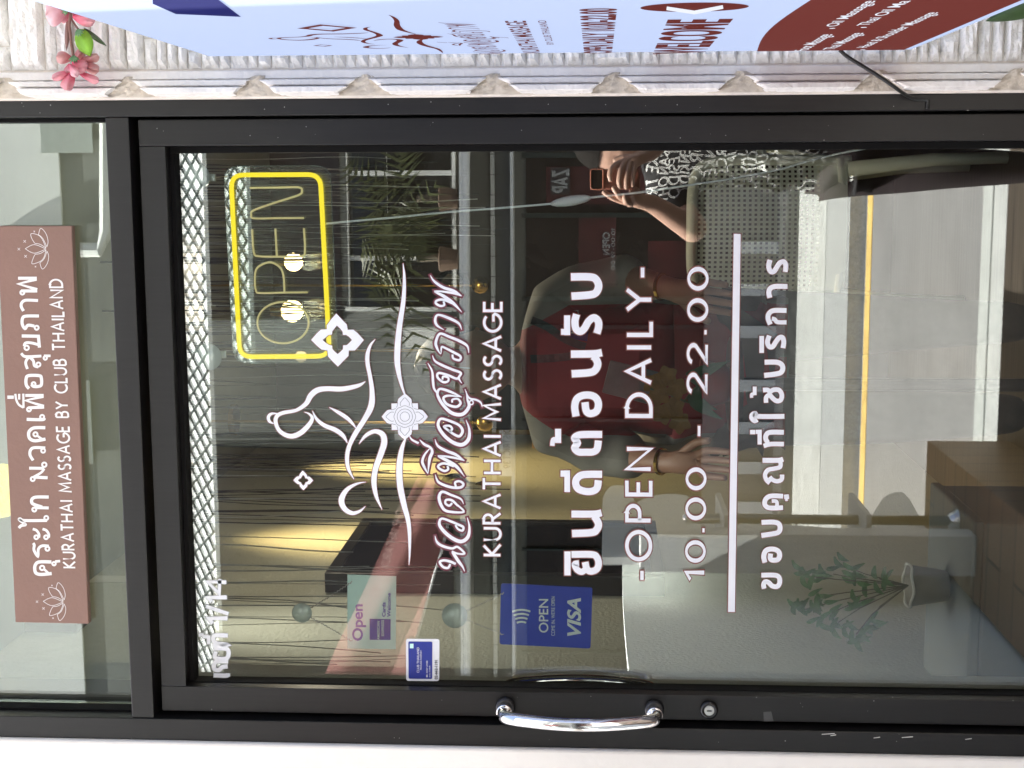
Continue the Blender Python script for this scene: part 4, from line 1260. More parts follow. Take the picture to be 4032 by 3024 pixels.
def big_leaf(c, tp, w, m):
    c, tp = Vector(c), Vector(tp)
    d = tp - c
    n2 = Vector((-d.y, d.x)).normalized()
    def fn(u, v):
        ww = w * math.sin(math.pi * u ** .8) ** .8
        q_ = c + d * u + n2 * (v - .5) * ww
        return P(q_.x, q_.y, -.115 - .01 * math.sin(3 * u) + .01 * (2 * v - 1) ** 2)
    return MB().grid(fn, 14, 8)
obj('leaf', big_leaf((2300, -10), (2128, 46), 44, M_dleaf), M_dleaf, lf, smooth=True)
obj('leaf', big_leaf((2320, -20), (2190, 6), 40, M_dleaf), M_dleaf, lf, smooth=True)
b = MB().tube([P(2290, -12, -.115), P(2330, -40, -.11), P(2340, -160, -.11)], .002, 6)
obj('stem', b, M_stem, lf)
# ------------------------------------------------------------------ inside the shop
XWL, XWR, YBK, ZC = -1.0, 1.25, 3.45, 2.78
M_floor_in = plank_mat('wood_look_floor', (0.030, 0.026, 0.021), (0.025, 0.022, 0.018), (0.02, 0.017, 0.014), 1.2, 0.2, 0.45)
M_wall_in = mat('warm_cream_wallpaper', (0.43, 0.44, 0.37), 0.8, var=0.06, scale=30, bump=0.25, bscale=120)
M_wall_dk = mat('dark_brown_back_wall', (0.022, 0.015, 0.013), 0.6, var=0.3, scale=3)
M_ceil = mat('grey_ceiling_paint', (0.27, 0.30, 0.27), 0.85, var=0.05)
b = MB().box(XWL - .3, XWR + .3, 0.13, YBK + .2, FZ - .2, FZ); struct('floor', b, M_floor_in)
b = MB().box(XWL - .12, XWL, 0.185, YBK, FZ, ZC); struct('side_wall', b, M_wall_in)
b = MB().box(XWR, XWR + .12, 0.185, YBK, FZ, ZC); struct('side_wall', b, M_wall_dk)
b = MB().box(XWL - .12, XWR + .12, YBK + .0005, YBK + .12, FZ, ZC); struct('back_wall', b, M_wall_dk)
b = MB().box(XWL - .12, XWR + .12, 0.185, YBK + .12, ZC + .0005, ZC + .12); struct('ceiling', b, M_ceil)
b = MB().box(XWL - .12, jL0 - .0005, 0.1805, 0.30, FZ, ZC); b.box(jR1 + .0005, XWR + .12, 0.1805, 0.30, FZ, ZC); struct('inner_front_wall', b, M_wall_in)
# textured dark panel and white ledges high up, seen through the transom window
M_rough = mat('black_textured_panel', (0.030, 0.032, 0.030), 0.5, var=0.5, scale=40, bump=0.8, bscale=60)
b = MB().box(P(150, 1180, 1.6).x, P(150, 610, 1.6).x, 1.6, 1.68, P(262, 900, 1.6).z, ZC - .001)
obj('ceiling_panel', b, M_rough, None, loc=(0, 1.6, ZC), label='black textured panel under the ceiling seen through the window above the door', cat='panel')
b = MB().box(P(120, 1385, .9).x, P(120, 1332, .9).x, 0.9, 0.98, P(166, 1360, .9).z, ZC - .001)
obj('ceiling_bracket', b, mat('dark_brown_bracket', (0.06, 0.05, 0.045), 0.6), None, loc=(P(120, 1360, .9).x, .9, ZC), bevel=.004, label='dark brown square bracket under the ceiling, left of the black textured panel', cat='bracket')
b = MB().box(P(155, 1432, 1.3).x, P(155, 1424, 1.3).x, 1.3, 2.2, ZC - .30, ZC - .001)
b.box(XWL + .001, P(155, 1424, 1.3).x, 1.3, 1.36, ZC - .30, ZC - .001)
obj('ceiling_beam', b, mat('white_beam', (0.62, 0.62, 0.57), 0.7), None, loc=(-.9, 1.3, ZC), label='pale beam at the ceiling in the left part of the window above the door', cat='beam')
# trims of the left wall: gold corner strip
b = MB().box(XWL + .0005, XWL + .02, YBK - .03, YBK - .001, FZ + .001, ZC - .001)
obj('corner_trim', b, mat('polished_brass', (0.60, 0.40, 0.12), 0.25, 1.0, 0.08), None, loc=(XWL, YBK, FZ), label='thin gold strip up the far corner of the room', cat='trim')
M_cab = mat('black_cabinet', (0.010, 0.010, 0.011), 0.4, var=.2)
M_gold = MATS['polished_brass']
t = thing('wall_cabinet', 'black wall cabinet in the far corner of the room behind the courier', 'cabinet', P(1255, 980, 3.1))
p0, p1 = P(1150, 1010, 3.05), P(1360, 955, 3.05)
b = MB().box(XWL + .021, p1.x, 3.05, YBK - .001, p1.z, p0.z); obj('carcass', b, M_cab, t, bevel=.003)
b = MB().box(XWL + .021, p1.x + .01, 3.03, 3.0495, p0.z - .02, p0.z); obj('shelf_edge', b, mat('brown_edge', (.18, .12, .07), .5), t)

# shadow-box picture frame
XF = XWL + .05
yn, yf = PX(1065, 1242, XF).y, PX(1100, 1121, XF).y
zt, zb3 = PX(745, 1174, XF).z, PX(1427, 1190, XF).z
M_blk = mat('black_frame_paint', (0.012, 0.013, 0.013), 0.35, var=.15)
pf = thing('picture_frame', 'large black shadow box frame with dim food pictures on the left wall', 'picture frame', (XWL, (yn + yf) / 2, zb3))
w = .03
b = MB()
b.box(XWL + .001, XF, yn, yn + w, zb3, zt); b.box(XWL + .001, XF, yf - w, yf, zb3, zt)
b.box(XWL + .001, XF - .0004, yn + w + .0003, yf - w - .0003, zb3, zb3 + w); b.box(XWL + .001, XF - .0004, yn + w + .0003, yf - w - .0003, zt - w, zt)
obj('frame', b, M_blk, pf, bevel=.002)
b = MB().box(XWL + .001, XWL + .012, yn + w + .0005, yf - w - .0005, zb3 + w + .0005, zt - w - .0005)
obj('backing', b, mat('dark_poster', (0.018, 0.017, 0.016), 0.5, var=.5, scale=9), pf)
b = MB().box(XWL + .0125, XWL + .0145, yf - w - .05, yf - w - .012, zb3 + w + .01, zt - w - .01)
obj('pale_strip', b, mat('pale_mint_paper', (0.50, 0.60, 0.52), .7), pf)
def on_back(y, z, r1, r2, m, nm, l=.013):
    b = MB().lathe((XWL + l, y, z), (1, 0, 0), [(0, 1), (.001, 1)], 28)
    b.v = [Vector((p.x, y + (p.y - y) * r1, z + (p.z - z) * r2)) for p in b.v]
    obj(nm, b, m, pf)
Ly, Lz = yf - yn, zt - zb3
on_back(yn + Ly * .40, zt - Lz * .17, .07, .035, mat('red_print', (.40, .05, .03), .5, var=.2), 'red_oval')
for fy, fz, ra, m in ((.55, .52, .075, (.26, .21, .14)), (.42, .60, .075, (.22, .16, .11)), (.55, .68, .07, (.16, .18, .13)), (.35, .46, .05, (.24, .11, .06))):
    on_back(yn + Ly * fy, zt - Lz * fz, ra, ra, mat('food_print_%d' % int(fz * 100), m, .5, var=.8, scale=40), 'plate_picture', .013 + fz * .002)
for k in range(5):
    y = yn + Ly * random.uniform(.2, .6); z = zt - Lz * random.uniform(.5, .66)
    b = MB().box(XWL + .0150, XWL + .0160 + .0002 * k, y, y + .05, z, z + random.uniform(.02, .05)); obj('photo_print', b, mat('print_%d' % k, random.choice(((.42, .33, .17), (.30, .28, .28), (.34, .15, .10))), .5, var=.5, scale=50), pf)
b = MB().box(XWL + .015, XWL + .0156, yn + Ly * .16, yn + Ly * .5, zb3 + Lz * .09, zb3 + Lz * .10); obj('caption_line', b, mat('pale_caption', (.3, .3, .27), .6), pf)
b = MB().box(XF - .006, XF - .004, yn + w + .0005, yf - w - .0005, zb3 + w + .0005, zt - w - .0005); obj('glazing', b, pane_mat('frame_glass', (.95, .97, .96), .05), pf)

# string curtain
sc = thing('string_curtain', 'black and silver string curtain hanging inside along the upper part of the door', 'curtain', P(450, 900, .5))
bd_, bs_ = MB(), MB()
for k in range(200):
    dens = random.random()
    if dens > .74 and k % 3 == 0:
        continue
    ypx = random.uniform(325, 1130) if dens < .74 else random.uniform(1130, 1500)
    dpt = random.uniform(.42, .72)
    p = P(360, ypx, dpt)
    end = P(random.uniform(760, 1040) if random.random() < .75 else random.uniform(640, 1130), ypx, dpt).z
    n = 9
    ax, ph = random.uniform(.001, .007), random.uniform(0, 6)
    lean = random.uniform(-.02, .02)
    path = []
    z0_ = 2.30
    for i in range(n):
        u = i / (n - 1)
        path.append((p.x + lean * u + ax * math.sin(ph + 5 * u) * u, p.y + ax * math.cos(ph * 2 + 4 * u) * u, z0_ + (end - z0_) * u))
    (bs_ if random.random() < (.25 if ypx < 1130 else 1.0) else bd_).tube(path, random.choice((.0007, .0010, .0014)), 5, False)
obj('dark_strands', bd_, mat('black_string', (.012, .011, .012), .55, var=.2), sc)
obj('silver_strands', bs_, mat('silver_string', (.50, .51, .49), .6, var=.2), sc)
b = MB().box(XWL + .001, XWR - .001, .40, .74, 2.3001, 2.34); obj('rail', b, M_blk, sc)

# lit bulbs and brass pendant lamps
M_bulb = emit_mat('lit_warm_bulb', (1.0, 0.66, 0.30), 2.6)
M_bulb2 = emit_mat('dim_warm_bulb', (1.0, 0.72, 0.38), 0.16)
M_brass = MATS['polished_brass']
M_globe = pane_mat('clear_globe', (.95, .96, .93), .08)
for i, (x, y, r, Y, m, lbl) in enumerate(((634, 566, 20, 1.5, M_bulb, 'lit warm bulb glowing behind the P of the neon open sign'), (631, 672, 24, 1.5, M_bulb, 'lit warm bulb, the biggest glow, behind the O of the neon open sign'), (650, 770, 13, 1.6, M_bulb2, 'dim warm bulb behind the left end of the neon sign border'), (690, 565, 6, 2.6, M_bulb2, 'tiny warm bulb far inside near the right of the neon lettering'), (697, 662, 8, 2.6, M_bulb2, 'tiny warm bulb far inside beside the lower tube of the neon sign'))):
    c = P(x, y, Y)
    R = (P(x, y - r, Y) - c).length
    t = thing('hanging_bulb', lbl, 'light bulb', c, 'warm hanging bulbs inside the shop')
    b = MB().ball(c, R, 10); obj('bulb', b, m, t, smooth=True)
    b = MB().tube([c + Vector((0, 0, R * .9)), c + Vector((0, 0, R * 1.9))], R * .5, 12); obj('socket', b, M_brass, t)
    b = MB().tube([c + Vector((0, 0, R * 1.9)), (c.x, c.y, ZC)], .003, 6); obj('cable', b, M_blk, t)
    if m is M_bulb:
        l_ = bpy.data.lights.new('bulb_light', 'POINT'); l_.energy = 1.0; l_.color = (1, .86, .66); l_.shadow_soft_size = R
        lo_ = bpy.data.objects.new('bulb_light', l_); COL.objects.link(lo_); lo_.location = c + Vector((0, -.0, -R * 1.6))
for x, y, lbl in ((1037, 616, 'brass pendant lamp farthest to the right in the row behind the Thai script'), (1047, 757, 'second brass pendant lamp from the right behind the Thai script'), (1047, 913, 'third brass pendant lamp from the right, near the gold corner strip'), (1040, 1058, 'brass pendant lamp farthest to the left in the row, before the lit gold wall')):
    c = P(x, y, 2.5)
    t = thing('pendant_lamp', lbl, 'pendant lamp', c, 'brass pendant lamps in a row inside the shop')
    b = MB().lathe(c + Vector((0, 0, -.03)), (0, 0, 1), [(0, .004), (.004, .016), (.014, .026), (.03, .029), (.046, .024), (.056, .012)], 20); obj('socket', b, M_brass, t, smooth=True)
    b = MB().tube([c + Vector((0, 0, .02)), (c.x, c.y, ZC)], .0045, 8); obj('stem', b, M_brass, t)
    b = MB().ball(c + Vector((0, 0, .09)), .055, 12); obj('globe', b, M_globe, t, smooth=True)
# ceiling lamp glowing at the top behind the name board, and the downlights washing the left wall
c = P(4, 1060, .78)
t = thing('ceiling_lamp', 'glowing warm ceiling lamp half hidden by the brown name board', 'ceiling lamp', c)
R = (P(4, 1005, .78) - c).length
b = MB().ball(c, (R * 1.05, R, R * .8), 12); obj('shade', b, emit_mat('lit_yellow_shade', (1.0, .80, .13), .20), t, smooth=True)
b = MB().tube([c + Vector((0, 0, R * .3)), (c.x, c.y, ZC)], .012, 10); obj('stem', b, M_brass, t)
for dy, en, lb_ in ((.95, 12, 'added round downlight nearest the door, brightening the lower left wall'), (1.75, 34, 'middle round brass downlight in the ceiling along the left wall'), (2.75, 46, 'round brass downlight in the ceiling farthest from the door')):
    xd = XWL + .17
    t = thing('downlight', lb_, 'downlight', (xd, dy, ZC), 'brass downlights along the left wall')
    b = MB().lathe((xd, dy, ZC - .02), (0, 0, 1), [(0, .045), (.002, .055), (.0195, .055)], 24); obj('trim', b, M_brass, t)
    b = MB().lathe((xd, dy, ZC - .0205), (0, 0, 1), [(0, .04), (.0004, .04)], 24); obj('lens', b, M_brass, t)
    sp = bpy.data.lights.new('downlight_light', 'SPOT'); sp.energy = en; sp.color = (1, .70, .30) if dy > 1 else (1, .95, .82); sp.spot_size = rad(58); sp.spot_blend = 1.0; sp.shadow_soft_size = .15  # the nearest one is an added neutral fill for the left wall
    spo = bpy.data.objects.new('downlight_light', sp); COL.objects.link(spo); spo.location = (xd, dy, ZC - .03); spo.rotation_euler = (0, rad(9), 0)

# ------------------------------------------------------------------ figures
def skin_mesh(pts, edges, root, sub=2):
    me = bpy.data.meshes.new('body')
    keys = list(pts)
    me.from_pydata([pts[k][0] for k in keys], [(keys.index(a), keys.index(c)) for a, c in edges], [])
    o = bpy.data.objects.new('body', me)
    COL.objects.link(o)
    md = o.modifiers.new('skin', 'SKIN')
    md.use_smooth_shade = True
    md.branch_smoothing = .4
    for i, k in enumerate(keys):
        r = pts[k][1]
        sv = me.skin_vertices[0].data[i]
        sv.radius = r if isinstance(r, tuple) else (r, r)
        sv.use_root = (k == root)
    m2 = o.modifiers.new('sub', 'SUBSURF')
    m2.levels = m2.render_levels = sub
    dg = bpy.context.evaluated_depsgraph_get()
    m = bpy.data.meshes.new_from_object(o.evaluated_get(dg))
    mb = MB()
    mb.add([v.co.copy() for v in m.vertices], [tuple(p.vertices) for p in m.polygons])
    bpy.data.objects.remove(o)
    bpy.data.meshes.remove(m)
    return mb
def drape(mb, strokes_, fn, bvh, dirn, lift):       # marks laid onto cloth
    tmp = MB()
    strokes(tmp, strokes_, fn)
    keep = []
    for i, p in enumerate(tmp.v):
        h = bvh.ray_cast(p, dirn)
        keep.append(h[0] - Vector(dirn) * lift if h[0] is not None else None)
    idx, vs = {}, []
    for i, p in enumerate(keep):
        if p is not None:
            idx[i] = len(vs); vs.append(p)
    mb.add(vs, [tuple(idx[i] for i in f) for f in tmp.f if all(i in idx for i in f)])
def head_shape(mb, c, h, fwd, upv):                 # a head h tall with brow, nose, mouth, chin and ears, joined to the body mesh
    c, fwd, upv = Vector(c), Vector(fwd).normalized(), Vector(upv).normalized()
    sd = fwd.cross(upv).normalized()
    NU, NV = 26, 32
    vs, fs = [], []
    for i in range(NU + 1):
        t = math.pi * i / NU
        zz = math.cos(t)
        for j in range(NV):
            w = 2 * math.pi * j / NV
            sx, fy = math.sin(t) * math.sin(w), math.sin(t) * math.cos(w)
            wid = .385 * (1 - .18 * max(0, -zz) ** 1.2)
            dep = .47 if fy < 0 else .43
            p = [sx * wid * h, fy * dep * h, zz * .5 * h]
            if fy > 0:
                fr_ = max(0, fy)
                a = abs(sx)
                nose = math.exp(-(a / .10) ** 2) * math.exp(-((zz + .16) / .20) ** 2) * .095
                brow = math.exp(-((zz - .12) / .08) ** 2) * math.exp(-(a / .45) ** 2) * .02
                eye = -math.exp(-((zz - .01) / .09) ** 2) * math.exp(-((a - .36) / .14) ** 2) * .03
                lip = math.exp(-((zz + .47) / .05) ** 2) * math.exp(-(a / .22) ** 2) * .022
                chin = math.exp(-((zz + .80) / .14) ** 2) * math.exp(-(a / .25) ** 2) * .05
                p[1] += (nose + brow + eye + lip + chin) * h * fr_
            vs.append(c + sd * p[0] + fwd * p[1] + upv * p[2])
    for i in range(NU):
        for j in range(NV):
            fs.append((i * NV + j, (i + 1) * NV + j, (i + 1) * NV + (j + 1) % NV, i * NV + (j + 1) % NV))
    mb.add(vs, fs)
    for s in (-1, 1):
        mb.ball(c + sd * s * .375 * h + upv * -.02 * h, (.03 * h, .055 * h, .11 * h), 6)
def hair_cap(c, h, fwd, upv, low=.05):
    c, fwd, upv = Vector(c), Vector(fwd).normalized(), Vector(upv).normalized()
    sd = fwd.cross(upv).normalized()
    NU, NV = 14, 32
    vs, fs = [], []
    for i in range(NU + 1):
        for j in range(NV):
            w = 2 * math.pi * j / NV
            lim = (1.15 if math.cos(w) > .45 else 1.95 - .5 * max(0, math.cos(w) + .3))
            t = lim * i / NU
            r = 1.0 + random.uniform(0, .03)
            sx, fy, zz = math.sin(t) * math.sin(w), math.sin(t) * math.cos(w), math.cos(t)
            vs.append(c + (sd * sx * .405 + fwd * (fy * (.49 if fy < 0 else .45)) + upv * (zz * .53)) * h * r)
    for i in range(NU):
        for j in range(NV):
            fs.append((i * NV + j, (i + 1) * NV + j, (i + 1) * NV + (j + 1) % NV, i * NV + (j + 1) % NV))
    return MB().add(vs, fs)
def hand(pts, edges, wrist, palm_dir, side_dir, out_dir, nm, L=.17, curl=.6):
    # five fingers on a palm grown from the wrist point
    w0 = Vector(pts[wrist][0])
    d, s, o = Vector(palm_dir).normalized(), Vector(side_dir).normalized(), Vector(out_dir).normalized()
    pc = w0 + d * L * .26
    pts[nm + 'palm'] = (pc, (.030, .015))
    edges.append((wrist, nm + 'palm'))
    for i, (off, ln) in enumerate(((-.030, .42), (-.010, .47), (.010, .44), (.028, .35))):
        b0 = w0 + d * L * .52 + s * off
        pts[nm + 'k%d' % i] = (b0, .0098)
        edges.append((nm + 'palm', nm + 'k%d' % i))
        prev, dd = b0, d
        for j in range(3):
            a = curl * (.5 + .5 * j)
            dd = (d * math.cos(a) + o * math.sin(a)).normalized()
            prev = prev + dd * L * ln * (.42, .32, .26)[j]
            pts[nm + 'f%d%d' % (i, j)] = (prev, (.0085, .0078, .0068)[j])
            edges.append((nm + ('k%d' % i if j == 0 else 'f%d%d' % (i, j - 1)), nm + 'f%d%d' % (i, j)))
    b0 = w0 + d * L * .18 - s * .026
    pts[nm + 't0'] = (b0, .0115)
    pts[nm + 't1'] = (b0 + (d * .6 - s * .55 + o * .3) * L * .26, .0098)
    pts[nm + 't2'] = (b0 + (d * .6 - s * .55 + o * .3) * L * .26 + (d * .8 - s * .2 + o * .4) * L * .2, .008)
    edges += [(nm + 'palm', nm + 't0'), (nm + 't0', nm + 't1'), (nm + 't1', nm + 't2')]

M_skin = mat('tan_skin', (0.34, 0.185, 0.125), 0.5, var=0.08, scale=20)
M_skin2 = mat('light_skin', (0.52, 0.31, 0.23), 0.5, var=0.08, scale=20)
M_hair = mat('black_hair', (0.012, 0.010, 0.009), 0.5, var=0.3, scale=120)
M_ghair = mat('grey_hair', (0.022, 0.020, 0.019), 0.95, var=0.5, scale=160, bump=.6, bscale=200, spec=.05)

# courier standing inside, leaning forward over something on the counter
YC = 1.25
pc = lambda x, y, dy=0.0: P(x, y, YC + dy)
cr = thing('person', 'courier in red and grey jacket with a hanging badge, leaning forward inside the shop', 'person', (pc(1500, 790).x, YC, FZ))
nk = pc(1112, 790, -.05)
J = {'pel': (pc(1545, 795, .06), (.15, .11)), 'w': (pc(1430, 795, .02), (.14, .10)), 'ch': (pc(1270, 793, -.03), (.165, .115)), 'uc': (pc(1180, 792, -.04), (.12, .085)), 'nk': (nk, .052), 'hb': (pc(1060, 790, -.10), .055)}
E_ = [('pel', 'w'), ('w', 'ch'), ('ch', 'uc'), ('uc', 'nk'), ('nk', 'hb')]
hipz = J['pel'][0].z
for s, nm, ysh, yel, ywr in ((1, 'r', 652, 600, 624), (-1, 'l', 930, 985, 1000)):
    J[nm + 'sh'] = (pc(1200, ysh, -.03), .062)
    J[nm + 'el'] = (pc(1345, yel, -.05), .048)
    J[nm + 'wr'] = (pc(1450, ywr, -.22), .028)
    E_ += [('uc', nm + 'sh'), (nm + 'sh', nm + 'el'), (nm + 'el', nm + 'wr')]
    px_ = J['pel'][0].x + s * .10
    J[nm + 'hip'] = (Vector((px_, YC + .07, hipz - .07)), .088)
    J[nm + 'kn'] = (Vector((px_ + s * .01, YC + .03, FZ + (hipz - FZ) * .50)), .058)
    J[nm + 'an'] = (Vector((px_ + s * .01, YC + .08, FZ + .09)), .040)
    J[nm + 'to'] = (Vector((px_ + s * .02, YC - .09, FZ + .035)), (.036, .03))
    E_ += [('pel', nm + 'hip'), (nm + 'hip', nm + 'kn'), (nm + 'kn', nm + 'an'), (nm + 'an', nm + 'to')]
Jb, Eb = dict(J), list(E_)
for nm, s in (('r', 1), ('l', -1)):
    hand(Jb, Eb, nm + 'wr', (-.1 * s, -.55, -.8), (s, 0, 0), (0, -.8, -.4), nm, .17, .5)
body = skin_mesh({k: (v[0], tuple(x * .88 for x in v[1]) if isinstance(v[1], tuple) else v[1] * (.92 if v[1] > .012 else 1)) for k, v in Jb.items()}, Eb, 'pel')
hc = pc(1010, 790, -.14)
head_shape(body, hc, .225, (0, -1, -.35), (0, -.33, 1))
cb = obj('body', body, M_skin, cr, smooth=True)
obj('hair', hair_cap(hc, .225, (0, -1, -.35), (0, -.33, 1)), M_hair, cr, smooth=True)
up_ = ('pel', 'w', 'ch', 'uc', 'nk', 'rsh', 'lsh', 'rel', 'lel')
JJ = {k: (v[0], tuple(x * 1.1 + .01 for x in v[1]) if isinstance(v[1], tuple) else v[1] * 1.12 + .012) for k, v in J.items() if k in up_}
for nm in 'rl':
    a, c = J[nm + 'el'][0], J[nm + 'wr'][0]
    JJ[nm + 'cuff'] = (a.lerp(c, .42), .050)
JJ['hem'] = (J['pel'][0] + Vector((0, 0, -.10)), (.185, .145))
jk = skin_mesh(JJ, [e for e in E_ if e[0] in JJ and e[1] in JJ] + [('rel', 'rcuff'), ('lel', 'lcuff'), ('pel', 'hem')], 'pel')
for i, p in enumerate(jk.v):                        # folds
    jk.v[i] = p + Vector((0, 1, 0)) * .006 * math.sin(p.x * 38 + p.z * 21) + Vector((1, 0, 0)) * .004 * math.sin(p.z * 47 + p.x * 15)
def jacket_mat():
    m = mat('red_and_grey_jacket', (0.21, 0.012, 0.016), .7, var=0)
    n, l = m.node_tree.nodes, m.node_tree.links
    b_ = n['Principled BSDF']
    tc = n.new('ShaderNodeTexCoord'); sp_ = n.new('ShaderNodeSeparateXYZ')
    l.new(tc.outputs['Object'], sp_.inputs[0])
    xc = (J['ch'][0].x - cr.location.x)
    a = n.new('ShaderNodeMath'); a.operation = 'SUBTRACT'; a.inputs[1].default_value = xc; l.new(sp_.outputs['X'], a.inputs[0])
    ab = n.new('ShaderNodeMath'); ab.operation = 'ABSOLUTE'; l.new(a.outputs[0], ab.inputs[0])
    z = n.new('ShaderNodeMath'); z.operation = 'MULTIPLY_ADD'; z.inputs[1].default_value = .55; z.inputs[2].default_value = -(J['uc'][0].z - cr.location.z) * .55 + .03; l.new(sp_.outputs['Z'], z.inputs[0])
    mx_ = n.new('ShaderNodeMath'); mx_.operation = 'MAXIMUM'; mx_.inputs[1].default_value = 0; l.new(z.outputs[0], mx_.inputs[0])
    ad = n.new('ShaderNodeMath'); ad.operation = 'ADD'; l.new(ab.outputs[0], ad.inputs[0]); l.new(mx_.outputs[0], ad.inputs[1])
    r = n.new('ShaderNodeValToRGB'); r.color_ramp.interpolation = 'CONSTANT'
    e = r.color_ramp.elements
    e[0].color = (.23, .012, .016, 1); e[0].position = 0
    e[1].color = (.20, .20, .18, 1); e[1].position = .150
    e2 = e.new(.200); e2.color = (.24, .24, .22, 1)
    l.new(ad.outputs[0], r.inputs[0]); l.new(r.outputs[0], b_.inputs['Base Color'])
    return m
jo = obj('jacket', jk, jacket_mat(), cr, smooth=True)
bv = BVHTree.FromPolygons(jk.v, jk.f)
M_wp = mat('white_jacket_print', (.55, .55, .52), .6, var=.05)
st, fn = fit('J&T', .24, .28, P(1240, 789, .6), P(1236, 753, .6), Vector((0, 0, .022)), on_glass)
b = MB(); drape(b, st, fn, bv, (0, 1, 0), .004)
st, fn = fit('EXPRESS', .2, .28, P(1243, 752, .6), P(1240, 728, .6), Vector((0, 0, .009)), on_glass)
drape(b, st, fn, bv, (0, 1, 0), .004)
obj('chest_print', b, M_wp, jo)
b = MB(); drape(b, [(.05, [(P(1236, 800, .6).x, P(1236, 800, .6).z), (P(1228, 770, .6).x, P(1240, 770, .6).z)], False)], lambda x, y, l: Vector((x, .6, y)), bv, (0, 1, 0), .003)
obj('chest_patch', b, mat('blue_purple_patch', (.05, .03, .20), .6, var=.3), jo)
b = MB()
for pth in (((1120, 752), (1160, 768), (1210, 800), (1260, 818)), ((1118, 850), (1180, 846), (1240, 838), (1300, 832))):
    pp = [P(x, y, .6) for x, y in pth]
    drape(b, [(.018, [(p.x, p.z) for p in pp])], lambda x, y, l: Vector((x, .6, y)), bv, (0, 1, 0), .006)
ly = obj('lanyard', b, mat('dark_patterned_lanyard', (.03, .03, .03), .6, var=.6, scale=80), cr)
c = P(1362, 826, .98)
b = MB().box(-.055, .055, -.003, .003, -.037, .037)
R_ = Matrix.Rotation(rad(14), 3, 'Y')
b.v = [R_ @ Vector((p.z, p.y, p.x)) + c for p in b.v]
obj('badge', b, mat('grey_badge_card', (.12, .115, .115), .35, var=.25, scale=15), cr, bevel=.006)
tr_ = ('pel', 'rhip', 'lhip', 'rkn', 'lkn', 'ran', 'lan')
JT = {k: (v[0], tuple(x * 1.08 for x in v[1]) if isinstance(v[1], tuple) else v[1] * 1.22) for k, v in J.items() if k in tr_}
obj('trousers', skin_mesh(JT, [e for e in E_ if e[0] in JT and e[1] in JT], 'pel'), mat('dark_brown_trousers', (.075, .068, .060), .8, var=.2), cr, smooth=True)
b = MB()
for nm in 'rl':
    b.tube([J[nm + 'an'][0] + Vector((0, .05, -.055)), J[nm + 'an'][0] + Vector((0, -.02, -.045)), J[nm + 'to'][0] + Vector((0, -.03, -.0))], [.04, .047, .036], 12)
obj('shoes', b, mat('dark_shoes', (.02, .02, .02), .5), cr, smooth=True)
for nm in 'rl':
    b = MB().tube([J[nm + 'el'][0].lerp(J[nm + 'wr'][0], .80) + d_ for d_ in (Vector((0, 0, .002)), Vector((0, -.004, -.004)))], .031, 16)
    obj('bracelet', b, M_gold, cr)

# ------------------------------------------------------------------ white chair with a pierced back
M_pl = mat('white_plastic', (0.80, 0.87, 0.78), .45, var=.04)
p_fl, p_fr = PZ(2154, 691, FZ), PZ(2182, 340, FZ)
p_bl = PZ(2076, 655, FZ)
yb0 = (p_fl.y + p_fr.y) / 2
dep = p_bl.y - p_fl.y
xa, xb = p_fl.x, p_fr.x
ch = thing('plastic_chair', 'white plastic armchair with a square pierced back, standing inside with its back to the door', 'chair', ((xa + xb) / 2, yb0 + dep / 2, FZ))
SZ = FZ + .44
xl, xr = P(1660, 628, yb0 + .04).x, P(1660, 358, yb0 + .04).x
zt4, zb4 = P(1508, 500, yb0).z, P(1782, 500, yb0).z
xm = (xl + xr) / 2
bk = lambda x, z: yb0 + .035 - .03 * (1 - ((x - xm) / (xr - xl) * 2) ** 2) - .10 * (z - SZ) * 0.35
b = MB()
NX, NZ = 25, 21
def bar(b, x0_, x1_, z0_, z1_, seg):
    def fn(u, v):
        x, z = x0_ + (x1_ - x0_) * u, z0_ + (z1_ - z0_) * v
        return Vector((x, bk(x, z), z))
    def fb(u, v):
        p = fn(u, v); return p + Vector((0, .009, 0))
    b.grid(fn, *seg); b.grid(fb, *seg)
pit_x, pit_z = (xr - xl - .02) / NX, (zt4 - zb4 - .02) / NZ
for i in range(NX + 1):
    x = xl + .01 + i * pit_x
    bar(b, x - pit_x * .24, x + pit_x * .24, zb4, zt4, (1, 8))
for k in range(NZ + 1):
    z = zb4 + .01 + k * pit_z
    bar(b, xl, xr, z - pit_z * .24, z + pit_z * .24, (14, 1))
obj('pierced_back', b, M_pl, ch)
b = MB()
fr_pts = []
for x, z in [(xl - .012, SZ - .02), (xl - .016, SZ + .2), (xl - .012, zt4 - .05), (xl + .03, zt4 + .008), (xm, zt4 + .018), (xr - .03, zt4 + .008), (xr + .012, zt4 - .05), (xr + .016, SZ + .2), (xr + .012, SZ - .02)]:
    fr_pts.append((x, bk(max(xl, min(xr, x)), z) + .003, z))
b.tube(smooth_path(fr_pts, 6), .016, 10)
bar(b, xl, xr, SZ - .01, zb4 + .004, (14, 3))
obj('back_frame', b, M_pl, ch, smooth=True)
def seat(u, v):
    x = xl - .02 + (xr - xl + .04) * u
    return Vector((x, yb0 + .02 + (dep + .05) * v, SZ + .012 * (abs(u - .5) * 2) ** 2 - .012 * math.sin(v * 3.1)))
b = MB().grid(seat, 10, 10)
obj('seat', b, M_pl, ch, smooth=True, solid=.02)
for x, y, sx in ((xa, yb0, -1), (xb, yb0, 1), (xa + .02, yb0 + dep, -1), (xb - .02, yb0 + dep, 1)):
    b = MB().tube([(x, y, FZ), (x - sx * .004, y, FZ + .2), (x - sx * .03, y + (.02 if y == yb0 else -.02), SZ - .01)], [.016, .018, .022], 10)
    obj('leg', b, M_pl, ch, smooth=True)
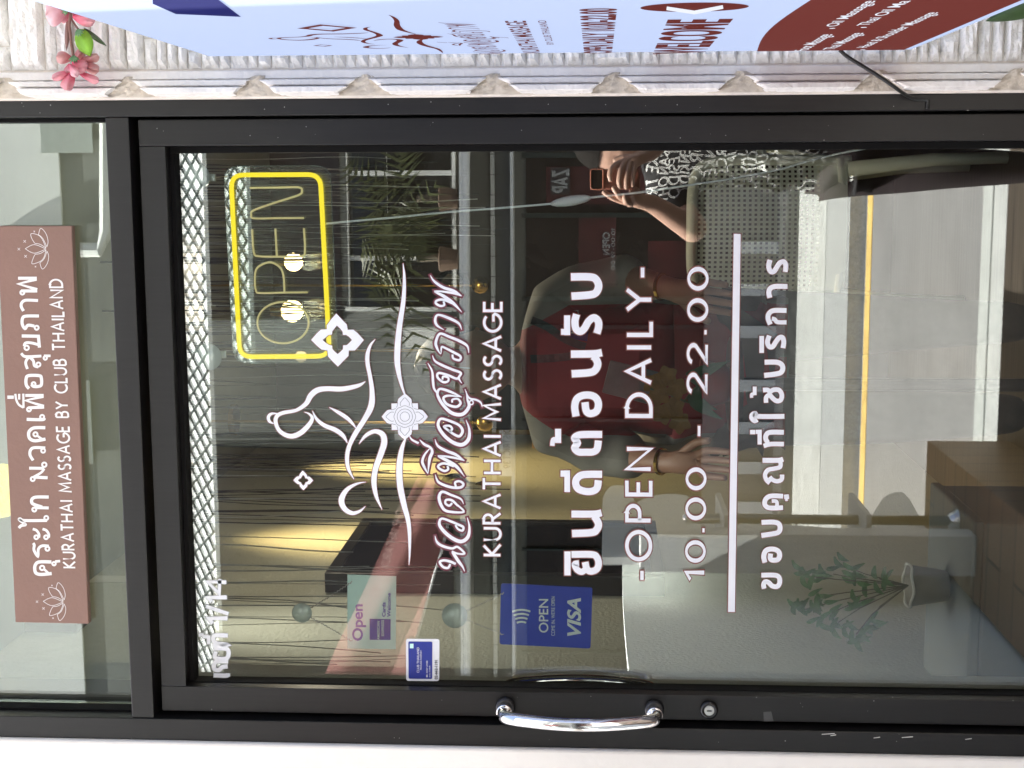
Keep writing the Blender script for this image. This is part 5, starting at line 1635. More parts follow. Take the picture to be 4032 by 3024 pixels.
for sx, x in ((-1, xl - .02), (1, xr + .02)):
    b = MB().tube(smooth_path([(x - sx * .005, yb0 + .03, SZ + .22), (x + sx * .03, yb0 + .08, SZ + .23), (x + sx * .04, yb0 + dep * .7, SZ + .215), (x + sx * .035, yb0 + dep, SZ + .17), (x + sx * .0, yb0 + dep, SZ - .01)], 6), .0125, 10)
    obj('armrest', b, M_pl, ch, smooth=True)

# ------------------------------------------------------------------ orchid and leafy pot
YO = .85
ot = thing('orchid_stand', 'slim dark stand carrying the orchid pot in front of the courier', 'stand', (P(1600, 830, YO).x, YO, FZ))
cx_ = P(1600, 830, YO).x
zst = P(1575, 850, YO).z
b = MB().lathe((cx_, YO, zst - .02), (0, 0, 1), [(0, .10), (.018, .10), (.02, .096)], 28); obj('top', b, M_cab, ot)
b = MB().tube([(cx_, YO, FZ + .02), (cx_, YO, zst - .02)], .014, 12); obj('stem', b, M_cab, ot)
b = MB().lathe((cx_, YO, FZ), (0, 0, 1), [(0, .12), (.012, .12), (.02, .05), (.0201, .02)], 28); obj('base', b, M_cab, ot)
op = thing('orchid_plant', 'orchid with pale yellow flowers in a small red pot before the courier', 'plant', (cx_, YO, zst))
b = MB().lathe((cx_, YO, zst), (0, 0, 1), [(0, .036), (.01, .04), (.055, .052), (.06, .055), (.06, .046), (.05, .044)], 24); obj('pot', b, mat('red_pot', (.24, .015, .015), .35, var=.1), op, smooth=True)
M_or = sheet_mat('pale_yellow_orchid_petal', (.25, .15, .055), .2, .3, 40)
b = MB()
stem = [Vector((cx_, YO, zst + .05)), P(1500, 870, YO), P(1440, 850, YO - .02), P(1405, 840, YO - .05)]
b.tube(smooth_path(stem, 5), .0022, 6)
stem2 = [Vector((cx_, YO, zst + .05)), P(1500, 840, YO), P(1450, 905, YO - .03)]
b.tube(smooth_path(stem2, 5), .0022, 6)
obj('stem', b, mat('orchid_stem', (.10, .13, .05), .6), op)
for x, y in ((1412, 828), (1424, 852), (1440, 812), (1455, 880), (1468, 912), (1432, 892), (1462, 838)):
    c = P(x, y, YO - .04)
    b = MB()
    ph = random.uniform(0, 1)
    for k in range(5):
        a = 2 * math.pi * k / 5 + ph
        d_ = Vector((math.cos(a), -.25, math.sin(a)))
        n2 = Vector((-math.sin(a), 0, math.cos(a)))
        b.grid(lambda u, v: c + d_ * .024 * u + n2 * (v - .5) * .022 * math.sin(math.pi * (u * .85 + .1)) + Vector((0, -.006 * u * u, 0)), 5, 4)
    obj('flower', b, M_or, op, smooth=True)
def blade(b, base, tip, w, sag=.03):
    base, tip = Vector(base), Vector(tip)
    d_ = tip - base
    n2 = d_.cross(Vector((0, 1, 0))).normalized()
    b.grid(lambda u, v: base + d_ * u + n2 * (v - .5) * w * math.sin(math.pi * min(1, u * .93 + .05)) + Vector((0, -.01 * math.sin(3 * u), sag * math.sin(math.pi * u) + .004 * (2 * v - 1) ** 2)), 8, 4)
b = MB()
for x, y in ((1545, 790), (1562, 905), (1535, 820), (1550, 885), (1580, 780)):
    blade(b, (cx_, YO, zst + .055), P(x, y, YO - .06), .03)
obj('leaves', b, mat('deep_green_leaf', (.03, .09, .04), .4, var=.3), op, smooth=True)

YPT = .55
xp = P(2000, 1265, YPT).x
zp = P(2046, 1265, YPT).z
t = thing('plinth', 'low pale plinth beside the left wall carrying the leafy pot', 'plinth', (xp, YPT, FZ))
b = MB().box(XWL + .02, xp + .16, YPT - .16, YPT + .16, FZ, zp - .02); obj('body', b, mat('pale_plinth_paint', (.10, .11, .10), .7, var=.05), t, bevel=.006)
b = MB().box(XWL + .018, xp + .165, YPT - .165, YPT + .165, zp - .0195, zp); obj('top', b, mat('pale_plinth_paint', (.10, .11, .10), .7), t, bevel=.004)
t = thing('leafy_pot_plant', 'leafy green plant in a brownish pot with a wavy white rim, low at the left', 'plant', (xp, YPT, zp))
zr = P(1962, 1265, YPT).z
b = MB().lathe((xp, YPT, zp), (0, 0, 1), [(0, .026), (.004, .029), ((zr - zp), .040), (zr - zp, .034), (zr - zp - .01, .032)], 24); obj('pot', b, mat('taupe_pot', (.18, .165, .14), .5, var=.15), t, smooth=True)
b = MB().tube([(xp + .041 * math.cos(rad(a)), YPT + .041 * math.sin(rad(a)), zr + .002 * math.sin(rad(a * 5))) for a in range(0, 361, 12)], .0028, 6, False); obj('rim', b, mat('glossy_white_rim', (.75, .75, .72), .2, var=.02), t, smooth=True)
b, b2 = MB(), MB()
for x, y in ((1745, 1245), (1760, 1290), (1800, 1240), (1830, 1225), (1780, 1330), (1810, 1345), (1870, 1300), (1880, 1340), (1850, 1370), (1900, 1250), (1725, 1320)):
    tip = P(x, y, YPT + random.uniform(-.1, .06))
    b2.tube([(xp, YPT, zr), Vector((xp, YPT, zr)).lerp(tip, .6) + Vector((0, 0, .01)), tip], .0012, 5)
    for k in range(7):
        q0 = tip + Vector((random.uniform(-.012, .012), 0, random.uniform(-.02, .012)))
        a = random.uniform(0, 6.28)
        blade(b, q0, q0 + Vector((math.cos(a) * .030, random.uniform(-.01, .01), math.sin(a) * .030)), .010, .004)
obj('leaves', b, mat('fern_green_leaf', (.07, .20, .05), .45, var=.45, scale=30), t, smooth=True)
obj('stems', b2, mat('twig', (.08, .07, .04), .7), t)
# ------------------------------------------------------------------ this side of the door: porch, street, opposite houses (they show in the glass)
R0 = -0.18
M_porch = plank_mat('shaded_wood_look_tiles', (0.060, 0.046, 0.034), (0.045, 0.036, 0.028), (0.012, 0.010, 0.009), .9, .15, .5)  # porch shade is put into the dark tile colour
M_deck = plank_mat('tan_wood_planks', (0.30, 0.185, 0.105), (0.24, 0.15, 0.085), (0.03, 0.02, 0.014), 1.1, .14, .5)
M_road = mat('worn_asphalt', (0.175, 0.170, 0.165), 0.9, var=.16, scale=2.2, bump=.5, bscale=120)
M_conc = mat('pale_concrete', (0.34, 0.345, 0.33), 0.9, var=.14, scale=4, bump=.3, bscale=50)
M_gran = mat('speckled_granite_kerb', (0.27, 0.275, 0.27), 0.85, var=.35, scale=60)
M_tar = mat('black_wet_gutter', (0.020, 0.021, 0.020), 0.7, var=.6, scale=6)
b = MB().box(-60, 60, -80, 0.17, R0 - .3, R0 - .004); struct('ground', b, M_conc)
b = MB().box(-60, 60, -6.95, -4.24, R0 - .1, R0); struct('road', b, M_road)
b = MB().box(-60, 60, -4.238, -4.09, R0 - .1, R0 + .004); struct('gutter', b, mat('white_gutter_concrete', (.34, .35, .33), .8, var=.12))
b = MB().box(-60, 60, -6.90, -6.74, R0 - .01, R0 + .004); struct('road_marking', b, mat('worn_yellow_paint', (.52, .36, .11), .7, var=.22, scale=9))
b = MB().box(-60, 60, -7.86, -6.96, R0 - .1, R0 + .10); struct('kerb', b, M_gran)
b = MB().box(-60, 60, -9.2, -7.8605, R0 - .1, R0 + .104); struct('pavement', b, M_conc)
b = MB().box(-60, 60, -10.3, -9.21, R0 - .1, R0 + .05); struct('planting_strip', b, M_tar)
b = MB()
for k in range(42):
    x = -6.2 + k * .085
    b.box(x, x + .05, -9.0, -8.88, R0 + .1, R0 + .108)
obj('drain_grating', b, M_tar, None, loc=(-3, -8.94, R0 + .1), label='black slotted drain grating in the opposite pavement', cat='drain')
YPE = -3.24
b = MB().box(-4, 4, YPE, -0.0585, R0, 0.0); struct('porch_floor', b, M_porch)
b = MB().box(jL0, jR1, -0.058, 0.129, -.2, FZ - .001); struct('threshold', b, M_porch)
b = MB().box(-1.34, -.947, -3.06, -.30, 0.0005, .300)
obj('porch_ledge', b, M_deck, None, loc=(-1.16, -1.8, 0), bevel=.006, label='tan wood clad ledge along the left of the porch under the steel post', cat='ledge')
pb = PZ(2071, 1126, .300)
q_ = MIR(pb)
pt = MIR(P(1492, 1091, pb.y))
t = thing('steel_post', 'slim grey steel post with chrome foot and rounded top on the tan ledge', 'post', q_)
M_stl = mat('satin_steel', (.20, .21, .205), .35, .9, .05)
b = MB().tube([(q_.x, q_.y, .3005), (q_.x, q_.y, pt.z)], .0165, 18); obj('pole', b, M_stl, t, smooth=True)
b = MB().lathe((q_.x, q_.y, .3005), (0, 0, 1), [(0, .045), (.008, .045), (.018, .032), (.03, .028), (.034, .018)], 28); obj('foot', b, M_chrome, t, smooth=True)
b = MB().ball((q_.x, q_.y, pt.z + .008), .021, 10); obj('cap', b, M_chrome, t, smooth=True)

# white cloud-shaped screen on the ledge
M_cloud = mat('white_lacquer_board', (.60, .61, .59), .5, var=.03)
def cl(x, y, X=-1.22):
    p = MIR(PX(x, y, X)); return p
sr = thing('cloud_screen', 'white cloud-shaped board screen with shelves, on the tan ledge at the left of the porch', 'screen', cl(2023, 1140))
ol = [(1300, 1200), (1302, 1075), (1318, 1052), (1345, 1050), (1362, 1062), (1372, 1085), (1392, 1078), (1426, 1069), (1478, 1070), (1515, 1092), (1541, 1117), (1600, 1124), (1690, 1133), (1750, 1137), (1808, 1143), (1850, 1143), (1858, 1128), (1880, 1120), (1904, 1082), (1925, 1066), (1950, 1064), (1971, 1076), (2016, 1079), (2022, 1200)]
ol = smooth_path(ol[1:-1], 3)
ol = [(1300, 1205)] + ol + [(2036, 1205)]
zmin = .3005
b = MB().prism([Vector((-1.22, cl(x, y).y, max(zmin, cl(x, y).z))) for x, y in ol], (-.025, 0, 0)); obj('panel', b, M_cloud, sr)
yA2, yB3 = cl(1700, 1205).y, cl(1700, 1190).y
for v in (1560, 1850):
    z = cl(v, 1160).z
    b = MB().box(-1.219, -1.08, cl(v, 1150).y, cl(v, 1204).y, z, z + .02); obj('shelf', b, M_cloud, sr, bevel=.004)
b = MB().box(-1.25, -1.12, cl(1700, 1204).y + .0005, cl(1700, 1222).y, zmin, 1.36); obj('upright', b, M_cloud, sr, bevel=.004)
# low white side wall with a scalloped top
b = MB()
pts = [(-3.15, .0005)]
for k in range(40):
    u = k / 39
    y = -3.15 + 2.85 * u
    pts.append((y, 1.40 + .012 * math.sin(u * 5.0)))
pts.append((-.30, .0005))
b.prism([Vector((-1.36, y, z)) for y, z in pts], (-.03, 0, 0))
obj('low_wall', b, mat('grey_white_wall_paint', (.88, .92, .87), .7, var=.04), None, loc=(-1.4, -1.2, 0), label='low white wall along the left side of the porch', cat='wall')

# salmon pennant standing at the porch, lit through by the sun
def pen(x, y, d):
    return MIR(P(x, y, d))
t = thing('feather_flag', 'salmon pink feather flag with faint white lettering and a white edge pole at the porch', 'flag', pen(760, 1400, 1.5))
L_ = [(903, 1028), (868, 1100), (830, 1175), (795, 1255), (760, 1330), (725, 1400), (692, 1480), (672, 1560), (660, 1640)]
R2 = [(960, 1046), (968, 1090), (962, 1140), (950, 1190), (936, 1235), (918, 1300), (890, 1400), (868, 1490), (848, 1600)]
def fl_fn(u, v):
    i = min(int(u * 8), 7); f = u * 8 - i
    l0 = Vector(L_[i]).lerp(Vector(L_[i + 1]), f); r0 = Vector(R2[i]).lerp(Vector(R2[i + 1]), f)
    q = l0.lerp(r0, v)
    return pen(q.x, q.y, 1.5 + .02 * math.sin(7 * v + 4 * u))
b = MB().grid(fl_fn, 32, 12)
obj('cloth', b, sheet_mat('salmon_cloth', (.40, .195, .185), .45, .12), t, smooth=True)
b = MB().tube(smooth_path([pen(x + 3, y + 2, 1.505) for x, y in R2], 3), .004, 8); obj('edge_pole', b, mat('white_pole', (.8, .8, .8), .4, var=.02), t, smooth=True)
b = MB()
st, L9 = text_strokes('KURATHAI SHOW', .16, .3)
p0, p1 = (838, 1228), (878, 1090)
dx, dy = (p1[0] - p0[0]) / L9, (p1[1] - p0[1]) / L9
strokes(b, st, lambda x, y, l: pen(p0[0] + dx * x - 17 * y, p0[1] + dy * x - 5 * y, 1.47), 0)
obj('lettering', b, mat('pale_pink_print', (.65, .45, .42), .7, var=.1), t)
b = MB().tube([pen(880, 1660, 1.52), Vector((pen(880, 1660, 1.52).x, -1.52, .02))], .01, 8); obj('mast', b, MATS['white_pole'], t)
b = MB().lathe(Vector((pen(880, 1660, 1.52).x, -1.52, 0.0005)), (0, 0, 1), [(0, .05), (.01, .05), (.014, .03), (.0145, .01)], 24); obj('base', b, M_stl, t)

# opposite row
FY = 11.5
fa = lambda x, y, d=0.0: MIR(P(x, y, FY - d))       # d metres proud of the facade
def frect(b, x0, x1, y0, y1, d0, d1):               # picture box on the facade, proud from d0 to d1
    a, c = fa(x0, y0), fa(x1, y1)
    b.box(min(a.x, c.x), max(a.x, c.x), -FY + d0, -FY + d1, min(a.z, c.z), max(a.z, c.z))
M_ow = mat('opposite_white_paint', (.66, .665, .63), .8, var=.08, scale=1.2)
M_og = mat('opposite_grey_render', (.16, .166, .155), .85, var=.1, scale=1.2)
M_od = mat('dark_shop_window', (.018, .012, .010), .25, var=.4, scale=.8)
M_og2 = mat('dark_window_glass', (.012, .013, .012), .08, var=.2)
hz = thing('opposite_house', 'pale house across the street with white framed windows over a dark shopfront', 'house', (-1.5, -FY, R0))
b = MB()
b.box(-18, 16, -FY - 3, -FY, R0, fa(0, 800).z + 7.5)
obj('wall', b, M_og, hz)
b = MB(); frect(b, 1040, 1090, -2600, 3800, .001, .05)
obj('boarded_band', b, M_ow, hz)
b = MB()
for k in range(90):
    y = -900 + k * 44
    frect(b, 1046, 1086, y, y + 1.6, .0505, .056)
obj('board_joints', b, mat('dark_joint', (.10, .10, .09), .9, var=0), hz)
b = MB(); frect(b, 990, 1039, -2600, 3800, .001, .50); obj('ledge', b, mat('stained_ledge', (.40, .385, .35), .85, var=.3, scale=3), hz)
b = MB(); frect(b, 1091, 1126, -2600, 3800, .001, .22); obj('fascia', b, M_ow, hz)
b = MB(); frect(b, 1127, 1566, -2600, 3800, .001, .03); obj('shopfront', b, M_od, hz)
b = MB()
for y in (330, 460, 640, 700, 900, 1180, 1400):
    frect(b, 1128, 1560, y, y + 9, .0305, .10)
obj('shopfront_mullions', b, mat('dark_green_frame', (.012, .022, .018), .4), hz)
b = MB()
for y0, y1, x0, x1 in ((360, 440, 1180, 1500), (470, 620, 1250, 1330), (520, 640, 1400, 1500), (720, 880, 1160, 1380)):
    frect(b, x0, x1, y0, y1, .0306, .04)
obj('red_stock', b, mat('dark_red_stock', (.075, .012, .010), .6, var=.6, scale=2.5), hz)
b = MB(); frect(b, 1567, 1700, -2600, 3800, .001, .16); obj('plinth', b, mat('plinth_tiles', (.20, .19, .18), .7, var=.25, scale=2), hz)
b = MB()
for y in (520, 610, 700, 815, 905, 990, 1075):
    frect(b, 1590, 1698, y, y + 26, .1605, .19)
obj('plinth_posts', b, M_ow, hz)
def window(x0, x1, y0, y1, ymul, xmul):
    b = MB(); frect(b, x0, x1, y0, y1, .002, .02)
    w_ = obj('window', b, M_og2, hz)
    b = MB()
    frect(b, x0 - 8, x1 + 12, y0 - 9, y0, .0, .09); frect(b, x0 - 8, x1 + 12, y1, y1 + 9, .0, .09)
    frect(b, x1, x1 + 12, y0, y1, .001, .088); frect(b, x0 - 8, x0, y0, y1, .001, .088)
    for y in ymul: frect(b, x0, x1, y - 5, y + 5, .0205, .07)
    for x in xmul: frect(b, x - 4, x + 4, y0, y1, .0205, .068)
    obj('window_frame', b, M_ow, w_)
b = MB(); frect(b, -1600, 300, -2600, 3800, .001, .04); obj('upper_storey', b, M_ow, hz)
b = MB(); frect(b, 90, 205, 250, 330, .0405, .06); frect(b, 30, 205, 820, 1000, .0405, .06); obj('panels', b, mat('grey_green_panel', (.33, .36, .33), .6, var=.1), hz)
b = MB().tube([fa(-60, 540, .15), fa(215, 540, .15), fa(230, 500, .15), fa(230, -300, .15)], .07, 8); obj('drain_pipe', b, M_ow, hz)
window(757, 976, 190, 662, (374, 557), (838,))
b = MB(); frect(b, 330, 985, 965, 1700, .001, .05); frect(b, 330, 740, 150, 690, .001, .05); obj('dark_glazing', b, M_od, hz)
b = MB(); frect(b, 850, 985, 700, 950, .001, .06); obj('shutter', b, mat('grey_shutter', (.30, .305, .295), .8, var=.06), hz)
b = MB(); frect(b, 880, 985, 704, 746, .0605, .2); obj('meter_box', b, M_ow, hz)
b = MB().tube([fa(1006, -900, .55), fa(1007, 400, .55), fa(1007, 900, .55), fa(1010, 1480, .55), fa(1010, 3000, .55)], .035, 8); obj('pipe', b, mat('white_pipe', (.72, .73, .70), .5), hz)
b = MB().tube([fa(990, -900, .54), fa(996, 400, .54), fa(1000, 1480, .54), fa(1002, 3000, .54)], .02, 8); obj('pipe', b, MATS['white_pipe'], hz)
# signs of the opposite shops
def fsign(s, name, label, x0, x1, y0, y1, w, board, mw, gap=.3, d=.12):
    t = thing(name, label, 'shop sign', fa((x0 + x1) / 2, (y0 + y1) / 2, d))
    if board:
        b = MB(); pad = 6; frect(b, x0 - pad, x1 + pad, y0 - pad, y1 + pad, d - .02, d); obj('board', b, board, t)
    p0, p1, c = fa(x1, y0, d + .004), fa(x1, y1, d + .004), fa(x0, y0, d + .004)
    hv = Vector((0, 0, c.z - p0.z))
    st, fn = fit(s, w, gap, p0, p1, hv, lambda p, l: Vector((p.x, p.y + l, p.z)))
    b = MB(); strokes(b, st, fn, 0, 0, .0002); obj('lettering', b, mw, t)
fsign('ZAP', 'shop_sign', 'small dark sign with big pale capitals in the shop window across the street', 1196, 1226, 368, 414, .26, mat('dark_sign_board', (.03, .025, .022), .6), mat('pale_sign_print', (.30, .30, .28), .6))
fsign('OPEN', 'shop_sign', 'pale Open lettering on the glass of the shop across the street', 1303, 1316, 503, 549, .26, None, MATS['pale_sign_print'], .3, .11)
fsign('10:00-19:00', 'shop_sign', 'pale row of opening hours on the glass of the shop across the street', 1321, 1328, 493, 582, .22, None, MATS['pale_sign_print'], .3, .11)
fsign('DISTRICT39', 'shop_sign', 'white board with dark district lettering on the house across the street', 1088, 1102, 926, 1011, .18, mat('white_sign_board', (.7, .7, .67), .6), mat('dark_sign_print', (.10, .10, .10), .6), .3, .26)
# made-up awning with diamond lattice, sloped to catch sun as a bright band
aw = thing('added_lattice_awning', 'added white awning under a dark diamond lattice, sloped to catch the sun across the street', 'awning', (0, -10.2, 4.9))
def awn(x, u, lift=0.0):                              # u 0 front edge .. 1 wall
    return Vector((x, -9.6 - .95 * u - lift * .7, 0)) + Vector((0, lift * 1.4, 0)) + Vector((0, 0, 1.5 + .279 * 11.7 + .62 * u + lift))
b = MB().prism([awn(-16, 0), awn(12, 0), awn(12, 1), awn(-16, 1)], (0, -.02, -.03)); obj('canvas', b, sheet_mat('white_awning_canvas', (.86, .88, .86), .2, .03), aw)
b = MB()
k = -16.0
while k < 12:
    for s in (1, -1):
        b.tube([awn(k, 0, .012), awn(k + .62 * s, 1, .012)], .0095, 5)
    k += .155
obj('lattice', b, mat('dark_green_lattice', (.03, .045, .04), .6), aw)
# palms in front of the opposite windows
M_palm = mat('olive_palm_frond', (.052, .060, .013), .5, var=.4, scale=3)
for i, (px_, py_, lbl) in enumerate(((960, 430, 'yellowish green potted palm before the right pane of the white framed window across the street'), (960, 560, 'yellowish green potted palm before the middle pane of the window across the street'))):
    c = fa(px_ - 60, py_, .38); zl = fa(990, py_).z
    t = thing('palm', lbl, 'palm', (c.x, c.y, zl), 'palms in front of the opposite window')
    b = MB().tube([(c.x, c.y, zl + .02), (c.x + .02, c.y, (zl + c.z) / 2), (c.x, c.y, c.z)], [.05, .04, .03], 8); obj('trunk', b, mat('palm_trunk', (.12, .10, .07), .9, var=.3), t)
    b = MB().lathe((c.x, c.y, zl - .03), (0, 0, 1), [(0, .09), (.16, .12), (.17, .11)], 16); obj('pot', b, mat('clay_pot', (.14, .09, .06), .8), t)
    b = MB()
    for k in range(11):
        a = random.uniform(0, 6.28); el = random.uniform(.1, 1.2); Lf = random.uniform(.7, 1.1)
        d_ = Vector((math.cos(a) * math.cos(el), math.sin(a) * math.cos(el) * .5, math.sin(el)))
        sp_ = [c + d_ * Lf * u + Vector((0, 0, -.35 * u * u)) for u in [j / 9 for j in range(10)]]
        for j in range(1, 10):
            for s in (-1, 1):
                q0 = sp_[j]; ax = (sp_[j] - sp_[j - 1]).normalized(); sd_ = ax.cross(Vector((0, 1, 0))).normalized() * s
                tipp = q0 + (ax * .6 + sd_).normalized() * .30 * math.sin(math.pi * (j / 10)) + Vector((0, 0, -.05))
                n3 = ax * .016
                b.add([q0 - n3, q0 + n3, tipp], [(0, 1, 2)])
    obj('fronds', b, M_palm, t)

# ------------------------------------------------------------------ the photographer
K = 0.3165 / F * 4.2
def lens(zx, zy, y=-2.10):                             # a spot on the photographer measured in the glass, at its own distance
    k = 0.3165 / F * (2.1 - y)
    return Vector((CAM.x + (455 - zy) * k, y, CAM.z + (475 - zx) * k))
GZ = 0.0
ph_ = thing('person', 'photographer in black lettered T-shirt holding a phone, mirrored in the door glass', 'person', (.12, -2.5, GZ))
YB_ = -2.52
tor = lambda zx, zy, y=YB_: lens(zx, zy, y)
sh_z = 1.5 - .185
J2 = {'pel': (Vector((.13, YB_ - .02, .80)), (.15, .105)), 'w': (Vector((.13, YB_ - .01, .95)), (.14, .10)), 'ch': (Vector((.13, YB_, 1.12)), (.165, .115)), 'uc': (Vector((.13, YB_, sh_z - .02)), (.12, .085)), 'nk': (Vector((.125, YB_ + .02, sh_z + .045)), .056), 'hb': (Vector((.115, YB_ + .05, sh_z + .085)), .058)}
E2 = [('pel', 'w'), ('w', 'ch'), ('ch', 'uc'), ('uc', 'nk'), ('nk', 'hb')]
J2['lsh'] = (Vector((-.055, YB_ + .01, sh_z - .03)), .062); J2['rsh'] = (Vector((.315, YB_ + .01, sh_z - .03)), .062)
J2['lel'] = (lens(1730, 1130, -2.36), .046); J2['lwr'] = (lens(1130, 745, -2.18), .029)
J2['rel'] = (Vector((.36, -2.36, 1.11)), .046); J2['rwr'] = (lens(1120, 150, -2.17), .029)
E2 += [('uc', 'lsh'), ('lsh', 'lel'), ('lel', 'lwr'), ('uc', 'rsh'), ('rsh', 'rel'), ('rel', 'rwr')]
for s, nm in ((1, 'r'), (-1, 'l')):
    x = .13 + s * .1
    J2[nm + 'hip'] = (Vector((x, YB_ - .02, .73)), .09); J2[nm + 'kn'] = (Vector((x, YB_ + .03, .42)), .058)
    J2[nm + 'an'] = (Vector((x, YB_ - .03, .09)), .04); J2[nm + 'to'] = (Vector((x + s * .02, YB_ + .13, .035)), (.036, .03))
    E2 += [('pel', nm + 'hip'), (nm + 'hip', nm + 'kn'), (nm + 'kn', nm + 'an'), (nm + 'an', nm + 'to')]
JH, EH = dict(J2), list(E2)
def chainj(nm, start, pts_):
    prev = start
    for i, (p, r) in enumerate(pts_):
        k = nm + str(i); JH[k] = (p, r); EH.append((prev, k)); prev = k
    return prev
# right hand in the picture (upper), gripping the phone from its side: knuckles traced in the glass
JH['rp'] = (lens(960, 215, -2.125), (.030, .017)); EH.append(('rwr', 'rp'))
chainj('ra', 'rp', [(lens(730, 262, -2.107), .0105), (lens(632, 345, -2.088), .0095), (lens(622, 420, -2.085), .0088), (lens(642, 492, -2.088), .0075)])
chainj('rb', 'rp', [(lens(800, 262, -2.103), .0105), (lens(755, 370, -2.082), .0095), (lens(735, 470, -2.080), .0088), (lens(752, 590, -2.084), .0075)])
chainj('rc', 'rp', [(lens(868, 268, -2.103), .0100), (lens(842, 370, -2.083), .0092), (lens(822, 480, -2.080), .0086), (lens(828, 590, -2.084), .0072)])
chainj('rd', 'rp', [(lens(925, 285, -2.106), .0095), (lens(912, 390, -2.086), .0086), (lens(900, 470, -2.083), .0080), (lens(905, 560, -2.085), .0068)])
chainj('re', 'rp', [(lens(900, 190, -2.15), .0125), (lens(760, 200, -2.16), .0105), (lens(660, 240, -2.16), .0085)])
# left hand in the picture (lower), cupped under the phone with fingers spread
JH['lp'] = (lens(945, 735, -2.135), (.030, .017)); EH.append(('lwr', 'lp'))
chainj('la', 'lp', [(lens(790, 730, -2.115), .0105), (lens(665, 690, -2.10), .0095), (lens(590, 640, -2.095), .0088), (lens(535, 598, -2.095), .0075)])
chainj('lb', 'lp', [(lens(820, 715, -2.108), .0105), (lens(735, 665, -2.088), .0095), (lens(695, 600, -2.083), .0088), (lens(660, 540, -2.084), .0075)])
chainj('lc', 'lp', [(lens(858, 745, -2.106), .0100), (lens(818, 740, -2.086), .0092), (lens(808, 685, -2.082), .0086), (lens(805, 625, -2.084), .0072)])
chainj('ld', 'lp', [(lens(905, 690, -2.108), .0095), (lens(905, 650, -2.090), .0086), (lens(880, 612, -2.086), .0080), (lens(858, 595, -2.086), .0068)])
chainj('le', 'lp', [(lens(980, 660, -2.13), .0125), (lens(960, 600, -2.12), .0105), (lens(925, 560, -2.112), .0085)])
pb_ = skin_mesh({k: (v[0], tuple(x_ * .9 for x_ in v[1]) if isinstance(v[1], tuple) and v[1][0] > .05 else v[1]) for k, v in JH.items()}, EH, 'pel')
hc2 = Vector((.105, -2.42, 1.5 - .040))
head_shape(pb_, hc2, .215, (-.1, 1, -.15), (0, .15, 1))
obj('body', pb_, M_skin2, ph_, smooth=True)
obj('hair', hair_cap(hc2, .215, (-.1, 1, -.15), (0, .15, 1)), M_ghair, ph_, smooth=True)
up2 = ('pel', 'w', 'ch', 'uc', 'nk', 'rsh', 'lsh')
JS = {k: (v[0], tuple(x * 1.1 + .012 for x in v[1]) if isinstance(v[1], tuple) else (v[1] * 1.15 + .016 if k != 'nk' else .060)) for k, v in J2.items() if k in up2}
for nm in 'rl':
    JS['hem'] = (Vector((.13, YB_ - .02, .70)), (.185, .145))
    JS[nm + 'sl'] = (J2[nm + 'sh'][0].lerp(J2[nm + 'el'][0], .62), .076)
ts = skin_mesh(JS, [e for e in E2 if e[0] in JS and e[1] in JS] + [('rsh', 'rsl'), ('lsh', 'lsl'), ('pel', 'hem')], 'pel')
for i, p in enumerate(ts.v):
    ts.v[i] = p + Vector((0, .006 * math.sin(p.x * 33 + p.z * 24), 0))
tso = obj('t_shirt', ts, mat('black_cotton', (.014, .013, .015), .85, var=.2), ph_, smooth=True)
bv2 = BVHTree.FromPolygons(ts.v, ts.f)
b = MB()
rows_ = ['KIDYBR', 'NOHTUA', 'BYKIDS', 'MIIROTE', 'ORKSUA', 'OUIVEN', 'UHAYRC', 'TRUNKE', 'SIDORA']
z = sh_z + .03
random.seed(11)
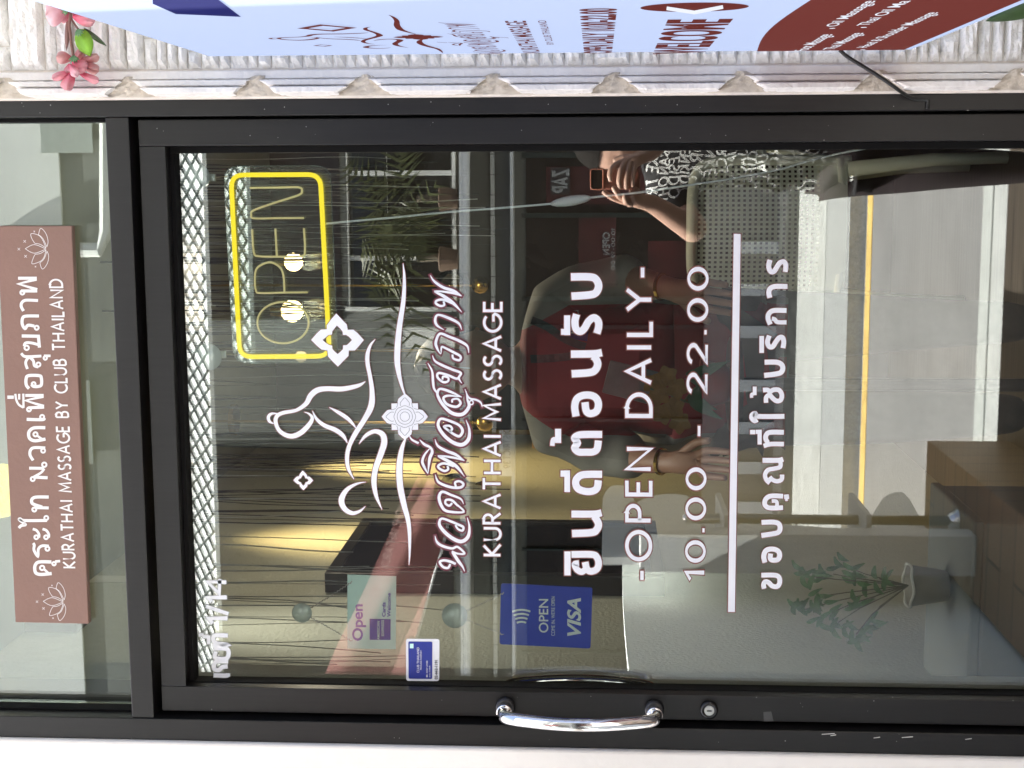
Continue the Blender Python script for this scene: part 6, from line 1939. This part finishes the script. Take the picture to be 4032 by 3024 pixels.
for r_i, w_ in enumerate(rows_ + rows_[::-1]):
    x = .36 + random.uniform(-.02, .02)
    hh = random.uniform(.027, .040)
    for ch_ in w_ + random.choice(rows_) + random.choice(rows_)[:4]:
        adv, st = SF[ch_]
        sc_ = hh * .95
        tl = random.uniform(-.25, .25)
        for q in st:
            for off in (-.10, .10):                    # outline letters: two parallel lines per stroke
                pl = [(p[0] + off * .6, p[1] + off * .4) for p in q]
                pp = [(x - (p[0] + tl * p[1]) * sc_, z - hh + p[1] * hh) for p in pl]
                dense = []
                for a, c in zip(pp[:-1], pp[1:]):
                    for j in range(4):
                        dense.append((a[0] + (c[0] - a[0]) * j / 4, a[1] + (c[1] - a[1]) * j / 4))
                dense.append(pp[-1])
                drape(b, [(.0026, dense, False)], lambda xx, yy, l: Vector((xx, -2.0, yy)), bv2, (0, -1, 0), .003)
        x -= (adv + .32) * sc_
    z -= hh * 1.12
obj('letter_print', b, mat('white_shirt_print', (.62, .62, .60), .7, var=.05), tso)
tr2 = {k: (v[0], tuple(x * 1.1 for x in v[1]) if isinstance(v[1], tuple) else v[1] * 1.25) for k, v in J2.items() if k in tr_}
obj('trousers', skin_mesh(tr2, [e for e in E2 if e[0] in tr2 and e[1] in tr2], 'pel'), mat('dark_maroon_trousers', (.020, .012, .014), .8, var=.3), ph_, smooth=True)
b = MB()
for nm in 'rl':
    b.tube([J2[nm + 'an'][0] + Vector((0, -.05, -.05)), J2[nm + 'an'][0] + Vector((0, .02, -.042)), J2[nm + 'to'][0] + Vector((0, .03, 0))], [.04, .047, .036], 12)
obj('shoes', b, M_blk, ph_, smooth=True)
phn = thing('phone', 'phone in a rust brown case held up by the photographer, mirrored in the door glass', 'phone', (0, -2.118, 1.5))
M_case = mat('rust_brown_case', (.17, .055, .035), .5, var=.08)
b = MB().box(lens(0, 588, -2.1).x, lens(0, 335, -2.1).x, -2.132, -2.120, 1.5 - .125, 1.5 + .022); obj('case', b, M_case, phn, bevel=.005)
b = MB()
r2 = round_rect([(-.030, -.0165), (.0295, -.0165), (.0295, .020), (-.030, .020)], .010, 5)
b.tube([Vector((x, -2.1185, 1.5 + z_)) for x, z_ in r2 + r2[:1]], .0022, 8, False); obj('camera_rim', b, mat('copper_rim', (.35, .13, .08), .35, var=.05), phn, smooth=True)
b = MB().prism([Vector((x * .95, -2.1182, 1.5 + z_ * .95)) for x, z_ in r2], (0, -.0015, 0)); obj('camera_island', b, M_od, phn)
